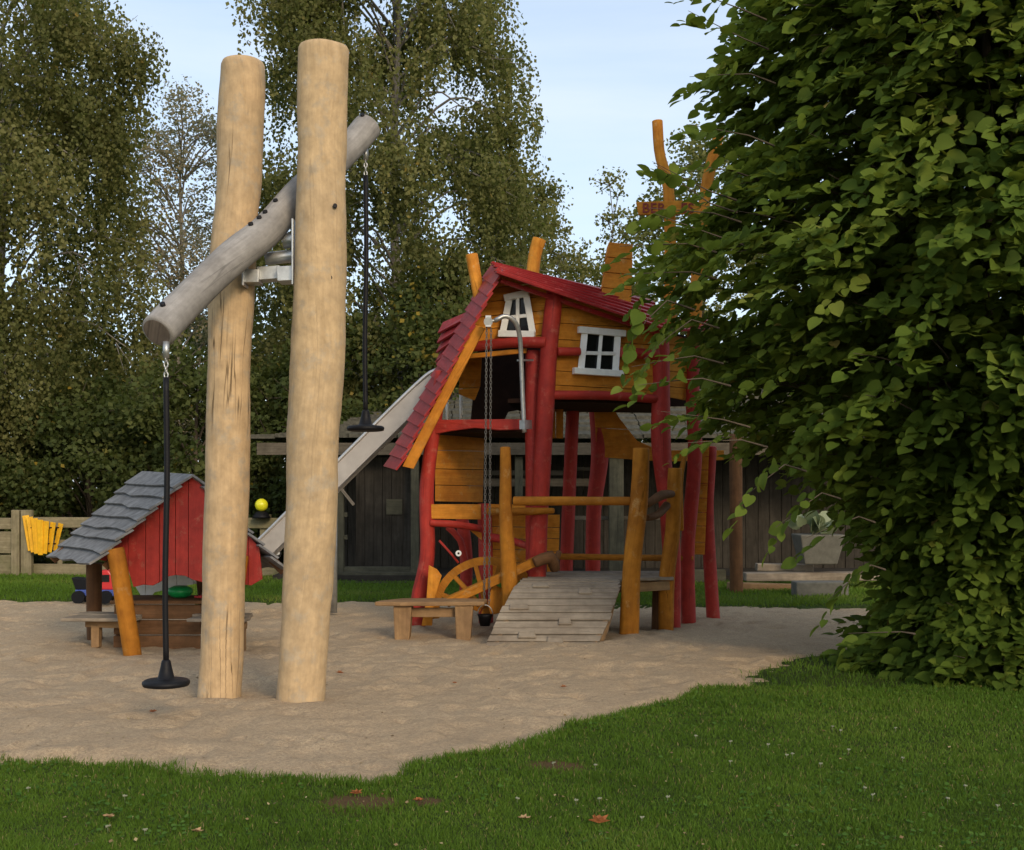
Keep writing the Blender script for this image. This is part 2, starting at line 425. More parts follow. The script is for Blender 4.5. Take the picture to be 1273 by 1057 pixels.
# ---------------------------------------------------------------- grass
grassmat = leafmat('grass_blade', [(0, (.045, .092, .010)), (.45, (.080, .156, .015)), (.8, (.118, .200, .024)), (.93, (.17, .21, .04)), (1, (.26, .21, .09))], .35, .6, .15)
EARTH = [(gp(448, 1004), .19, .055), (gp(690, 958), .16, .05), (gp(530, 1003), .08, .04)]
def blades(name, x, y, h, w, rnd, label):
    sd = sdist(x, y); keep = sd < rng.uniform(-.05, .07, len(x))
    for (ex, ey), rx, ry in EARTH: keep &= ~((((x-ex)/rx)**2+((y-ey)/(ry*2.2))**2 < rng.uniform(.5, 1.4, len(x))) & (rng.random(len(x)) < .93))
    x, y, h, w, rnd, sd = x[keep], y[keep], h[keep], w[keep], rnd[keep], sd[keep]
    z = np.maximum(lawn_z(x, y, sd), sand_z(x, y, sd))-.005; n = len(x)
    a = rng.uniform(0, 2*np.pi, n); l = rng.uniform(.15, .8, n)*h; la = rng.uniform(0, 2*np.pi, n)
    dx, dy = np.cos(a)*w/2, np.sin(a)*w/2; lx, ly = np.cos(la)*l, np.sin(la)*l
    v = np.empty((n, 5, 3))
    v[:, 0] = np.stack([x-dx, y-dy, z], 1); v[:, 1] = np.stack([x+dx, y+dy, z], 1)
    v[:, 2] = np.stack([x+dx*.8+lx*.35, y+dy*.8+ly*.35, z+h*.6], 1); v[:, 3] = np.stack([x-dx*.8+lx*.35, y-dy*.8+ly*.35, z+h*.6], 1)
    v[:, 4] = np.stack([x+lx, y+ly, z+h], 1)
    i = np.arange(n)[:, None]*5
    f = np.concatenate([i+np.array([[0, 1, 2]]), i+np.array([[0, 2, 3]]), i+np.array([[3, 2, 4]])])
    me = bpy.data.meshes.new(name); npmesh(me, v.reshape(-1, 3), f)
    at = me.attributes.new('rnd', 'FLOAT', 'POINT'); at.data.foreach_set('value', np.repeat(rnd, 5).astype(np.float32))
    me.materials.append(grassmat); o = bpy.data.objects.new(name, me); COL.objects.link(o)
    return tag(o, label, 'grass', kind='stuff')
def scatter(n, y0, y1, half, pw=1.0):
    u = rng.random(n)**pw; y = y0+(y1-y0)*u; x = rng.uniform(-1, 1, n)*(y*half+.5); return x, y
x1, y1 = scatter(330000, 4.9, 9.6, .44, 1.25)
pat = vnoise(x1, y1, 1.2)*.6+vnoise(x1, y1, 4.5)*.4
tuft = np.clip(vnoise(x1, y1, 7), 0, 1)
h = rng.uniform(.013, .030, len(x1))*(.7+.8*tuft); w = rng.uniform(.0025, .0055, len(x1))*(y1/6)
sd1 = sdist(x1, y1); edge = (sd1 > -.16); h = np.where(edge, h*rng.uniform(.9, 2.0, len(x1)), h)
r = np.clip(pat*.75+rng.random(len(x1))*.42-.12, 0, .94); r = np.where(rng.random(len(x1)) < .035, 1.0, r)
blades('grass', x1, y1, h, w, r, 'short green mown grass growing across the foreground lawn')
x2, y2 = scatter(90000, 16.3, 22.5, .46)
pat = vnoise(x2, y2, 1.0)
blades('grass', x2, y2, rng.uniform(.03, .07, len(x2)), rng.uniform(.009, .018, len(x2)), np.clip(pat*.8+rng.random(len(x2))*.25-.02, 0, .95), 'green grass strip between the far sand edge and the wooden fence')
x3, y3 = rng.uniform(1.2, 8, 26000), rng.uniform(8.6, 13.5, 26000)
blades('grass', x3, y3, rng.uniform(.02, .06, len(x3)), rng.uniform(.005, .010, len(x3)), np.clip(vnoise(x3, y3, 1.5)*.6+rng.random(len(x3))*.2, 0, .9), 'shaded grass around the foot of the big leafy tree')

# ---------------------------------------------------------------- leaf generators
KITE = np.array([[0, 0, 0], [.42, .45, .06], [0, 1, 0], [-.42, .45, .06]]); KITEF = np.array([[0, 1, 2, 3]])
_h = [(.16, -.07, .02), (.37, .02, .05), (.47, .25, .07), (.45, .50, .05), (.30, .76, -.02), (.13, .93, -.10)]
BROAD = np.array([[0, 0, 0], [0, .28, -.02], [0, .62, -.06], [0, 1.02, -.17]]+[[a, b, c] for a, b, c in _h]+[[-a, b, c] for a, b, c in _h])
BROADF = np.array([[0, 4, 5, 1], [1, 5, 6, 7], [1, 7, 8, 2], [2, 8, 9, 3], [0, 1, 11, 10], [1, 13, 12, 11], [1, 2, 14, 13], [2, 3, 15, 14]])
def leaf_mesh(name, mat, pos, tipdir, normal, size, rnd, parent, broad=False):
    T, Fc = (BROAD, BROADF) if broad else (KITE, KITEF)
    t = tipdir/np.linalg.norm(tipdir, axis=1, keepdims=True)
    s = np.cross(t, normal); s /= np.linalg.norm(s, axis=1, keepdims=True)+1e-9
    nn = np.cross(s, t)
    v = pos[:, None, :]+size[:, None, None]*(T[None, :, 0, None]*s[:, None]+T[None, :, 1, None]*t[:, None]+T[None, :, 2, None]*nn[:, None])
    k = len(T); n = len(pos); f = (np.arange(n)[:, None, None]*k+Fc[None]).reshape(-1, 4)
    off = np.array(rootloc(parent)); me = bpy.data.meshes.new(name); npmesh(me, v.reshape(-1, 3)-off, f)
    if broad: me.polygons.foreach_set('use_smooth', [True]*len(f))
    at = me.attributes.new('rnd', 'FLOAT', 'POINT'); at.data.foreach_set('value', np.repeat(rnd, k).astype(np.float32))
    me.materials.append(mat); o = bpy.data.objects.new(name, me); COL.objects.link(o); o.parent = parent; return o
def rdir(n):
    v = rng.normal(size=(n, 3)); return v/np.linalg.norm(v, axis=1, keepdims=True)
def interp(prof, z):
    zs = [p[0] for p in prof]; return np.interp(z, zs, [p[1] for p in prof])

def tree(name, label, cat, group, base, prof, nclump, nleaf, size, mat, bark='bark', trunk_r=.16, droop=0.0, clump_r=.7, shell=.55, lean=(0, 0), sparse=1.0, yellow=.0, top=None, seed=0, flat=.75, ntwig=0):
    g = np.random.default_rng(100+seed); bx, by = base
    root = thing(name, label, cat, (bx, by, 0), group)
    z0, z1 = prof[0][0], prof[-1][0]; H = top or z1*.93
    def axisx(z): return bx+lean[0]*z/H, by+lean[1]*z/H
    # clump centres
    zc = []
    rmax = max(p[1] for p in prof)
    while len(zc) < nclump:
        z = g.uniform(z0, z1); 
        if g.random() < (interp(prof, z)/rmax)**1.2+.08: zc.append(z)
    zc = np.array(zc); a = g.uniform(0, 2*np.pi, nclump); rr = interp(prof, zc)*(shell+(1-shell)*g.random(nclump)**.6)*(.9+.25*g.random(nclump))
    cx = np.array([axisx(z)[0] for z in zc])+np.cos(a)*rr; cy = np.array([axisx(z)[1] for z in zc])+np.sin(a)*rr
    C = np.stack([cx, cy, zc], 1)
    cr = clump_r*g.uniform(.55, 1.35, nclump)
    # wood
    mb = MB()
    pts = [Vector((axisx(z)[0]+math.sin(z*.9+seed)*.08*(z > .3), axisx(z)[1]+math.cos(z*.7)*.08, z)) for z in np.linspace(-.1, H, 9)]
    mb.tube(pts, [trunk_r*(1.15-1.05*i/8) for i in range(9)], 9, .08, step=.8)
    idx = g.permutation(nclump)[:max(26, int(nclump*.35))]
    for i in idx:
        zt = max(.4, min(H*.95, C[i, 2]-g.uniform(.5, 1.6)*(.4+rr[i]*.45)*(1 if droop < .5 else .3))); ax_, ay_ = axisx(zt)
        p0 = Vector((ax_, ay_, zt)); p2 = Vector(C[i]); m_ = (p0+p2)/2+Vector((0, 0, .18*rr[i]+droop*.5))
        mb.tube([p0, m_, p2], [trunk_r*.30*(1-.5*zt/H), trunk_r*.18, .008], 5, step=.5, cap=False)
        for q in range(3):
            d = Vector(g.normal(size=3)).normalized()*cr[i]*.9; mb.tube([p2.lerp(m_, .3), p2+d], [.014, .004], 4, cap=False)
    mb.build('trunk', M[bark], root)
    # leaves
    per = np.maximum(4, (nleaf*(cr**2)/np.sum(cr**2)*sparse).astype(int)); ids = np.repeat(np.arange(nclump), per); n = len(ids)
    d = g.normal(size=(n, 3)); d /= np.linalg.norm(d, axis=1, keepdims=True)
    rad = g.random(n)**.45
    pos = C[ids]+d*(cr[ids]*rad)[:, None]*np.array([1, 1, flat])
    if droop:
        # hanging strands: quantise leaf columns in the clump and stretch them down
        ns = 9; sid = g.integers(0, ns, n)+ids*ns; so = g.normal(size=(nclump*ns, 2))*.36*np.repeat(cr, ns)[:, None]; sl = g.uniform(.5, 1.6, nclump*ns)*droop
        hang = g.random(n) < .62; u = g.random(n)
        hp = np.stack([C[ids, 0]+so[sid, 0]+g.normal(size=n)*.05, C[ids, 1]+so[sid, 1]+g.normal(size=n)*.05, C[ids, 2]+.2-u*sl[sid]*1.5], 1)
        pos = np.where(hang[:, None], hp, pos)
    tip = g.normal(size=(n, 3))*np.array([1, 1, .6])+np.array([0, 0, -.5-droop])
    nor = g.normal(size=(n, 3))+np.array([0, -.15, .7])
    crn = g.random(nclump)
    rnd = np.clip(crn[ids]*.6+g.random(n)*.32, 0, .9); rnd = np.where(g.random(n) < yellow+(crn[ids] > .9)*yellow*4, g.uniform(.92, 1, n), rnd)
    leaf_mesh('crown', mat, pos, tip, nor, size*g.uniform(.6, 1.3, n), rnd, root)
    return root

birchleaf = leafmat('birch_leaf', [(0, (.078, .086, .028)), (.5, (.142, .145, .050)), (.9, (.225, .215, .082)), (1, (.32, .23, .06))], .45, .7, .12)
greyleaf = leafmat('pale_twig_leaf', [(0, (.20, .19, .14)), (.6, (.32, .29, .21)), (1, (.34, .24, .15))], .4, .7, .2)
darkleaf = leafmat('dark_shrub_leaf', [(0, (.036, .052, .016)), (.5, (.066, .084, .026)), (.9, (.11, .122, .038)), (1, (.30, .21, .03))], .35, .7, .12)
limeleaf = leafmat('broad_leaf', [(0, (.052, .086, .014)), (.5, (.095, .145, .021)), (.85, (.165, .215, .036)), (.95, (.21, .22, .045)), (1, (.34, .26, .08))], .38, .7, .08)

GT = 'trees behind the playground'
tree('birch_tree', 'tall weeping birch with hanging green strands at the far left edge', 'tree', GT, (-11.5, 27), [(3.0, 2.2), (4.5, 3.3), (7, 3.3), (9, 2.9), (12, 2.75), (15, 2.2), (18, .6)], 280, 150000, .095, birchleaf, 'greybark', .15, droop=1.0, clump_r=.85, seed=1, yellow=.004)
tree('bare_tree', 'thin half-bare tree with greyish leaves between the left birch and the swing post', 'tree', GT, (-9.0, 32), [(2.5, .6), (5, 1.5), (8, 1.9), (10.2, 1.7), (11.6, .9), (12.3, .2)], 180, 21000, .085, greyleaf, 'greybark', .13, clump_r=.55, shell=.2, seed=2, lean=(.3, 0))
tree('birch_tree', 'large dense birch rising out of the picture behind the two swing posts', 'tree', GT, (-2.75, 28.5), [(2.2, 2.6), (4.5, 3.3), (7, 3.45), (9.5, 3.15), (12, 2.85), (15, 2.5), (18, 1.2)], 340, 190000, .095, birchleaf, 'greybark', .16, droop=.8, clump_r=.85, seed=3, yellow=.006)
tree('birch_tree', 'small thin-leaved birch sloping down behind the red tower roof', 'tree', GT, (.35, 30), [(2, 1.4), (4.5, 2.3), (6.5, 1.9), (8, 1.2), (9.4, .5)], 130, 34000, .09, birchleaf, 'greybark', .11, droop=.4, clump_r=.6, seed=4)
tree('young_tree', 'slim young tree with sparse leaves against the sky left of the tall poles', 'tree', GT, (2.6, 31), [(2, .6), (5, 1.0), (7, .8), (8.8, .45), (9.6, .12)], 56, 5000, .10, birchleaf, 'bark', .07, clump_r=.42, seed=5, shell=.2)
tree('broadleaf_tree', 'far grey-green tree top showing between the two tall orange poles', 'tree', GT, (5.4, 34), [(2, 1.6), (5, 2.5), (8, 2.2), (10, 1.5), (11.4, .5)], 120, 22000, .12, birchleaf, 'bark', .16, clump_r=.7, seed=6)
GS = 'dark shrubs along the back of the playground'
shr = [(-12.3, 25.2, 2.4, 4.2, 'dark green shrub at the far left behind the fence'),
       (-9.1, 26.0, 2.1, 3.8, 'dark shrub behind the fence and the yellow slatted bin'),
       (-6.6, 25.4, 2.0, 4.7, 'dark shrub behind the slate roofed playhouse'),
       (-3.9, 26.2, 2.1, 5.3, 'tall dark shrub seen between the two swing posts'),
       (-1.5, 25.6, 2.0, 6.2, 'yellowing tall shrub behind the top of the metal slide'),
       (.9, 27.0, 2.1, 4.6, 'dark shrub hidden behind the red tower house'),
       (3.6, 26.6, 2.1, 4.8, 'dark shrub behind the tower and the brown pergola post'),
       (6.6, 25.8, 2.3, 4.6, 'dark shrub behind the big leafy tree')]
for i, (x, y, r_, h_, lb) in enumerate(shr):
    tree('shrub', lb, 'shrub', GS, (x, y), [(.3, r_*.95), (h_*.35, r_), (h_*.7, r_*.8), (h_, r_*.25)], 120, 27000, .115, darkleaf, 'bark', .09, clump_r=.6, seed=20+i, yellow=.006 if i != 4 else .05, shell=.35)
# far wood, one mass nobody could count
wc = []
for i in range(420):
    wc.append((rng.uniform(-24, 24), rng.uniform(35, 39), rng.uniform(.2, 6.2)))
wc = np.array(wc); ids = rng.integers(0, len(wc), 52000)
pos = wc[ids]+rdir(len(ids))*rng.random((len(ids), 1))**.5*1.25
wr = bpy.data.objects.new('far_wood', None)
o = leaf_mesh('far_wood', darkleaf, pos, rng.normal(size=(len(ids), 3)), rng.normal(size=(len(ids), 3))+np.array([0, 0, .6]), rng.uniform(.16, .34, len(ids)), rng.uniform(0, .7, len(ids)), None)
tag(o, 'dark far-off wood closing the view behind the shrubs and the shed', 'woodland', kind='stuff')

# ---------------------------------------------------------------- the big leafy tree on the right
big = thing('broadleaf_tree', 'big dense broad-leaved tree with drooping branches filling the right of the picture', 'tree', (4.35, 10.7, 0))
prof = [(0, 1.2), (.4, 1.0), (.8, .7), (1.4, 1.05), (1.9, 1.8), (2.2, 2.35), (2.8, 2.75), (3.6, 2.85), (4.0, 2.55), (4.5, 2.3), (5.6, 2.3), (6.6, 2.0), (7.6, 1.0), (8.1, .3)]
NS = 8400
zz = rng.uniform(0.03, 7.9, NS); aa = rng.uniform(0, 2*np.pi, NS)
nz = vnoise(aa*2.1*1.6+3, zz*1.5, 1.0)*.6+vnoise(aa*5.3+9, zz*3.2, 1.0)*.4
rr = interp(prof, zz)*(.72+.42*nz)*np.where(rng.random(NS) < .42, rng.uniform(.4, .85, NS), rng.uniform(.88, 1.0, NS))
rr[:2400] *= rng.uniform(.25, .7, 2400)
ox = 4.35+np.cos(aa)*rr; oy = 10.7+np.sin(aa)*rr
org = np.stack([ox, oy, zz], 1); outd = np.stack([np.cos(aa), np.sin(aa), rng.uniform(-.55, .35, NS)], 1)
# single twigs that stand out at the left side
ext = [((905, 8, 9.8), (-.6, 0, .25)), ((918, 88, 9.8), (-.8, 0, -.1)), ((908, 45, 9.8), (-.5, 0, .3)), ((915, 165, 9.6), (-.9, 0, .15)), ((895, 210, 9.9), (-.7, 0, .1)), ((862, 235, 9.8), (-.6, 0, .4)),
       ((868, 262, 9.7), (-1, 0, .05)), ((832, 300, 9.7), (-1, 0, -.1)), ((838, 335, 9.6), (-1, 0, -.1)), ((835, 395, 9.6), (-.6, 0, -.9)), ((842, 440, 9.7), (-1, -.2, -.3)),
       ((852, 468, 9.6), (-1, -.2, -.2)), ((880, 520, 9.6), (-.8, -.2, .1)), ((905, 545, 9.5), (-.9, -.2, -.1)), ((1118, 788, 9.1), (-1, -.1, .02)),
       ((1060, 640, 9.2), (-.8, 0, -.4)), ((1075, 700, 9.2), (-.6, 0, -.6)), ((960, 575, 9.3), (-.5, 0, -.6)), ((1010, 610, 9.3), (-.5, 0, -.5)),
       ((800, 372, 9.6), (-.3, 0, -.9)), ((862, 250, 9.7), (-.4, 0, .4)), ((870, 290, 9.6), (-.7, 0, .3))]
eo = np.array([P(*e[0]) for e in ext]); ed = np.array([e[1] for e in ext], float)
org = np.concatenate([org, eo]); outd = np.concatenate([outd, ed]); NS2 = len(org)
outd /= np.linalg.norm(outd, axis=1, keepdims=True)
K = 12; L = rng.uniform(.28, .5, NS2); L[NS:] = .5
mb = MB()
P_, T_, N_, S_, R_ = [], [], [], [], []
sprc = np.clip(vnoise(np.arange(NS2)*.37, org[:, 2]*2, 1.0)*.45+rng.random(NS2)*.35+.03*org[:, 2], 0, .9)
side = np.cross(outd, np.array([0, 0, 1.0])); side /= np.linalg.norm(side, axis=1, keepdims=True)+1e-9
for k in range(K):
    t = (k+.5)/K; sg = 1 if k % 2 else -1
    p = org+outd*(L*t)[:, None]+np.array([0, 0, -1])*(.16*t*t)+side*sg*.035
    tipd = outd*(.4+.8*t)+side*sg*(1.0-.75*t)+rng.normal(size=(NS2, 3))*.28+np.array([0, 0, -.12])
    nor = np.array([0, 0, 1.0])+outd*.75+rng.normal(size=(NS2, 3))*.45
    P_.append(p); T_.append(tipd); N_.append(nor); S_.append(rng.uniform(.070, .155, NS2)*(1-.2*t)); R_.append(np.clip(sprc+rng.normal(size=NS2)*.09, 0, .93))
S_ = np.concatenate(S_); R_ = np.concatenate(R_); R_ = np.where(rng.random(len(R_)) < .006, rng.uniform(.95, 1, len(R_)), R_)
leaf_mesh('crown', limeleaf, np.concatenate(P_), np.concatenate(T_), np.concatenate(N_), S_, R_, big, True)
for s_ in range(6):
    a = s_*1.05; mb.tube([(4.35+math.cos(a)*.18, 10.7+math.sin(a)*.18, -.1), (4.35+math.cos(a)*.5, 10.7+math.sin(a)*.5, 2), (4.35+math.cos(a)*.9, 10.7+math.sin(a)*.9, 4.2), (4.35+math.cos(a)*1.0, 10.7+math.sin(a)*1.0, 6.6)], [.11, .08, .05, .015], 8, .1, step=.4)
for i in list(range(0, NS, 9))+list(range(NS, NS2)):
    o_ = Vector(org[i]); c_ = Vector((4.35, 10.7, max(.3, o_.z-.5))); st = c_+(o_-c_)*(.87 if i >= NS else .7)
    mb.tube([st, st.lerp(o_, .6)+Vector((0, 0, .015)), o_+Vector(outd[i])*L[i]*.8], [.010, .006, .002], 4, cap=False, step=.3)
mb.build('trunk', M['bark'], big)

# ---------------------------------------------------------------- pendulum swing (posts, tilted beam, two disc seats)
sw = thing('pendulum_swing', 'tall wooden pendulum swing of two pale log posts carrying a tilted grey beam', 'swing', (-1.88, 9.1, 0))
def cols(px_list, Y): return [P(x, y, Y) for x, y in px_list]
a = MB().tube(cols([(271, 905), (273, 860), (277, 780), (280, 650), (283, 520), (286, 400), (291, 300), (298, 200), (301, 118), (301, 76)], 9.23), [.175, .17, .165, .165, .165, .168, .17, .172, .168, .16], 26, .085, seed=3, rounded=.03, step=.06)
a.build('post', M['postcrack'], sw)
a = MB().tube(cols([(372, 915), (374, 870), (381, 780), (388, 620), (394, 450), (399, 300), (401, 180), (402, 108), (402, 58)], 8.98), [.175, .17, .175, .19, .20, .185, .178, .187, .185], 28, .085, seed=9, rounded=.035, step=.06)
pf = a.build('post', M['post'], sw)
for (bx, by) in ((424, 262), (418, 350)):
    q = P(bx, by, 8.98); MB().tube([q+Vector((-.03, -.115, 0)), q+Vector((-.02, -.165, 0))], .016, 10).build('bolt', M['rubber'], sw)
# notch block and beam
bl = [(195, 413, 8.1), (232, 374, 8.4), (272, 335, 8.7), (302, 310, 8.88), (331, 287, 9.06), (366, 248, 9.35), (400, 215, 9.65), (436, 182, 9.95), (458, 157, 10.12)]
bpts = [P(*q) for q in bl]
beam = MB().tube(bpts, [.120, .121, .122, .124, .125, .124, .122, .121, .119], 24, .06, seed=5, rounded=.02, step=.07).build('beam', M['beam'], sw)
MB().tube([bpts[0]-(bpts[1]-bpts[0]).normalized()*.004, bpts[0]-(bpts[1]-bpts[0]).normalized()*.001], .096, 22).build('end_grain', M['endgrain'], beam)
for t_ in (.045, .44, .485, .515, .56, .985):
    k_ = t_*(len(bpts)-1); i_ = min(int(k_), len(bpts)-2); c_ = bpts[i_].lerp(bpts[i_+1], k_-i_); ax_ = (bpts[i_+1]-bpts[i_]).normalized()
    d = Vector((-.1, -.62, .78)); d = (d-ax_*d.dot(ax_)).normalized()
    MB().tube([c_+d*.10, c_+d*.138], .019, 12).build('bolt', M['rubber'], beam)
# steel cradle between the posts
z1 = P(340, 345, 9.1).z
MB().beam(P(306, 318, 9.1), P(306, 358, 9.1), .24, .012, (1, 0, 0)).build('bracket_plate', M['steel'], sw, .003)
MB().beam(P(367, 276, 9.05), P(367, 357, 9.05), .24, .014, (1, 0, 0)).build('bracket_plate', M['steel'], sw, .003)
c2 = MB().beam(P(306, 345, 9.1), P(324, 345, 9.1), .16, .10).beam(P(347, 343, 9.08), P(366, 342, 9.08), .18, .11).beam(P(322, 342, 9.15), P(350, 340, 9.15), .14, .10)
c2.tube([P(330, 322, 9.2), P(367, 318, 9.2)], .05, 14).tube([P(352, 300, 9.2), P(367, 298, 9.2)], .06, 14)
c2.build('bracket', M['steel'], sw, .004)
for (sx, sy0, sy1, Y) in ((206.5, 434, 848, 8.1), (454.5, 190, 532, 10.1)):
    k = Y/8.1; top = P(sx, sy0, Y); bot = P(sx, sy1, Y)
    st = MB().tube([top+Vector((0, 0, .05)), top+Vector((0, 0, -.06))], .022, 10)
    for j in range(4):   # swivel links
        c = top+Vector((0, 0, -.07-.035*j)); ring = []
        for q in range(9):
            an = q*math.pi/4; ring.append(c+(Vector((math.cos(an)*.013, 0, math.sin(an)*.022)) if j % 2 else Vector((0, math.cos(an)*.013, math.sin(an)*.022))))
        for q in range(8): st.tube([ring[q], ring[q+1]], .006, 5, cap=False)
    hb = st.build('swivel', M['steel'], sw)
    r0 = top+Vector((0, 0, -.19))
    MB().tube([r0, r0.lerp(bot, .33)+Vector((.006, 0, 0)), r0.lerp(bot, .66)+Vector((-.006, 0, 0)), bot+Vector((0, 0, .12))], .020, 12, step=.1).build('hanging_rope', M['rubber'], sw)
    MB().lathe(bot, [(.12, -.030), (.150, -.024), (.158, -.008), (.155, .006), (.14, .016), (.075, .022), (.055, .03), (.040, .09), (.030, .14), (.022, .15)], 28).build('disc_seat', M['rubber'], sw)

# ---------------------------------------------------------------- small playhouse with slate roof
ph = thing('playhouse', 'small open playhouse with grey slate roof and bright red gable boards', 'playhouse', (-3.4, 12.2, 0))
A = P(239, 590, 11.75); Lf = P(118, 700, 11.45); Rt = P(350, 706, 11.75)      # front rake: apex, left eave, right eave
B = P(178, 586, 13.1); Lb = P(68, 690, 12.9); Rb = P(296, 700, 13.1)          # back rake
def slope_tiles(mb, f0, f1, b0, b1, n, up):
    """overlapping slabs from ridge (f0,b0) to eave (f1,b1)"""
    up = Vector(up)
    for i in range(n):
        t0, t1 = i/n, (i+1.35)/n
        t1 = min(t1, 1.06)
        p0 = f0.lerp(f1, t0); p1 = f0.lerp(f1, t1); q0 = b0.lerp(b1, t0); q1 = b0.lerp(b1, t1)
        m1 = []; K_ = 5
        lift0, lift1 = up*.004, up*.046
        e = random.uniform(-.02, .02)
        lower = [p1.lerp(q1, k/K_)+(f1-f0).normalized()*random.uniform(-.022, .022) for k in range(K_+1)]
        ex = (q1-p1).normalized()*.03
        lower[0] -= ex*random.uniform(.2, 1.4); lower[-1] += ex*random.uniform(.5, 2.2)
        poly = [p0+lift0-ex]+[l+lift1 for l in lower]+[q0+lift0+ex]
        mb.prism(poly, -up*.022)
nl = (Lf-A).cross(B-A).normalized(); nl = nl if nl.z > 0 else -nl
nr = (Rt-A).cross(B-A).normalized(); nr = nr if nr.z > 0 else -nr
rf = MB(); slope_tiles(rf, A, Lf, B, Lb, 8, nl); rf.build('roof', M['slate'], ph)
rf = MB(); slope_tiles(rf, A, Rt, B, Rb, 8, nr); rf.build('roof', M['slate'], ph)
for (e, bk) in ((Lf, Lb), (Rt, Rb)):
    for k, (s0, s1) in enumerate(((A, e), (B, bk))):
        d = Vector((0, .22 if k == 0 else -.1, -.075)); MB().beam(s0+d+(s1-s0)*.84, s0+d+(s1-s0)*.98, .07, .075).build('rafter', M['brown'], ph, .006)
# red gable boards, front (scalloped lower edge)
def gable(poly, Y0, mat):
    mb = MB(); x0 = min(p[0] for p in poly); x1 = max(p[0] for p in poly); x = x0
    while x < x1-1:
        w_ = random.uniform(16, 22); q = clip(clip(poly, lambda p: p[0]-x), lambda p: x+w_-.7-p[0])
        if len(q) > 2: mb.prism([P(u, v, Y0) for u, v in q], (0, .03, 0), (0, 0, 1))
        x += w_
    return mb
Yg = 11.80
gable([(124, 696), (238, 590), (322, 680), (326, 720), (312, 728), (285, 724), (268, 727), (252, 724), (240, 721), (230, 716), (218, 715), (208, 717), (198, 724), (190, 728), (178, 727), (166, 730), (158, 704)], Yg, None).build('gable_boards', M['redpaint'], ph, .003)
gable([(160, 690), (218, 612), (300, 680), (300, 728), (262, 722), (250, 725), (237, 727), (222, 730), (202, 734), (191, 737), (187, 743), (177, 744), (168, 729)], 12.75, None).build('rear_gable_boards', M['white'], ph, .003)  # light put into the colour: white brightens these shaded grey boards
ph_posts = [([(166, 824), (158, 770), (147, 700), (143, 682)], 11.55, .085, 'ochre'), ([(118, 812), (117, 760), (117, 700)], 12.65, .08, 'brown'),
            ([(288, 826), (290, 760), (298, 690)], 11.75, .085, 'ochre'), ([(262, 806), (256, 760), (250, 715)], 12.75, .06, 'brown')]
for pl, Y, r_, mt in ph_posts: MB().tube(cols(pl, Y), r_, 16, .05, rounded=.015).build('post', M[mt], ph)
# counter box inside, planks stacked
for i in range(3):
    MB().box(P(142, 0, 12.15).x, P(250, 0, 12.15).x, 12.12+.01*i, 12.17+.01*i, .155*i-.02, .155*(i+1)-.03).build('counter_front', M['counter'], ph, .008)
MB().box(P(142, 0, 12.15).x-.03, P(252, 0, 12.15).x+.02, 12.10, 12.75, .445, .48).build('counter_top', M['counter'], ph, .006)
MB().box(P(142, 0, 12.15).x, P(142, 0, 12.15).x+.04, 12.2, 12.7, 0, .44).build('counter_side', M['counter'], ph, .006)
for (xa, xb, Y) in ((-4.35, -3.72, 12.05), (-3.1, -2.62, 12.0)):
    t = MB().prism([(xa-.08, Y-.22, .30), (xb, Y-.17, .29), (xb+.02, Y+.02, .295), (xa+.02, Y+.10, .31)], (0, 0, .035), (1, 0, 0)).prism([(xa-.10, Y+.06, .315), (xb, Y+.04, .30), (xb, Y+.2, .31), (xa+.05, Y+.24, .32)], (0, 0, .035), (1, 0, 0))
    t.build('seat_plank', M['weather'], ph, .008)
    s_ = MB().beam((xa+.1, Y, .26), (xb-.02, Y, .24), .09, .07).beam((xa+.2, Y, .02), (xa+.2, Y, .25), .08, .10).beam((xb-.08, Y, -.02), (xb-.08, Y, .24), .09, .12)
    s_.build('seat_support', M['bench'], ph, .008)
# toys on / near the playhouse
bw = MB().lathe(P(224, 745, 12.4)*1.0, [(.05, 0), (.10, .02), (.13, .06), (.12, .10), (.06, .125)], 18).build('toy_tub', M['toygreen']); tag(bw, 'green plastic tub upturned on the counter inside the playhouse', 'toy'); bw.location = (0, 0, .481-P(224, 745, 12.4).z); recenter_z = 0
for o_ in (bw,):
    l = o_.location.copy(); recenter(o_); o_.location += l
rk = MB().beam((-3.20, 12.42, .50), (-3.02, 12.55, .50), .03, .02).beam((-3.215, 12.38, .492), (-3.19, 12.47, .492), .10, .02).build('toy_rake', M['toyred']); tag(rk, 'small red toy rake lying on the playhouse counter', 'toy'); recenter(rk)
tt = thing('toy_truck', 'red and blue toy truck with black wheels on the sand behind the playhouse', 'toy', tuple(P(124, 750, 17)))
z0 = 0.0; gx = P(124, 750, 17).x
MB().box(gx-.30, gx+.24, 16.86, 17.14, .10, .19).build('chassis', M['toyblue'], tt, .01)
cab = MB().prism([(gx+.02, 16.87, .19), (gx+.24, 16.87, .19), (gx+.24, 16.87, .36), (gx+.16, 16.87, .46), (gx+.02, 16.87, .46)], (0, .26, 0)).build('cab', M['toyred'], tt, .015)
MB().box(gx+.08, gx+.18, 16.862, 16.87, .30, .40).build('window', M['pane'], cab)
MB().prism([(gx-.30, 16.88, .19), (gx-.02, 16.88, .19), (gx-.02, 16.88, .32), (gx-.36, 16.88, .36)], (0, .24, 0)).build('tipper', M['rubber'], tt, .01)
for wx in (-.24, .14):
    for wy in (16.83, 17.13): MB().tube([(gx+wx, wy-.03, .09), (gx+wx, wy+.03, .09)], .09, 18).build('wheel', M['rubber'], tt)

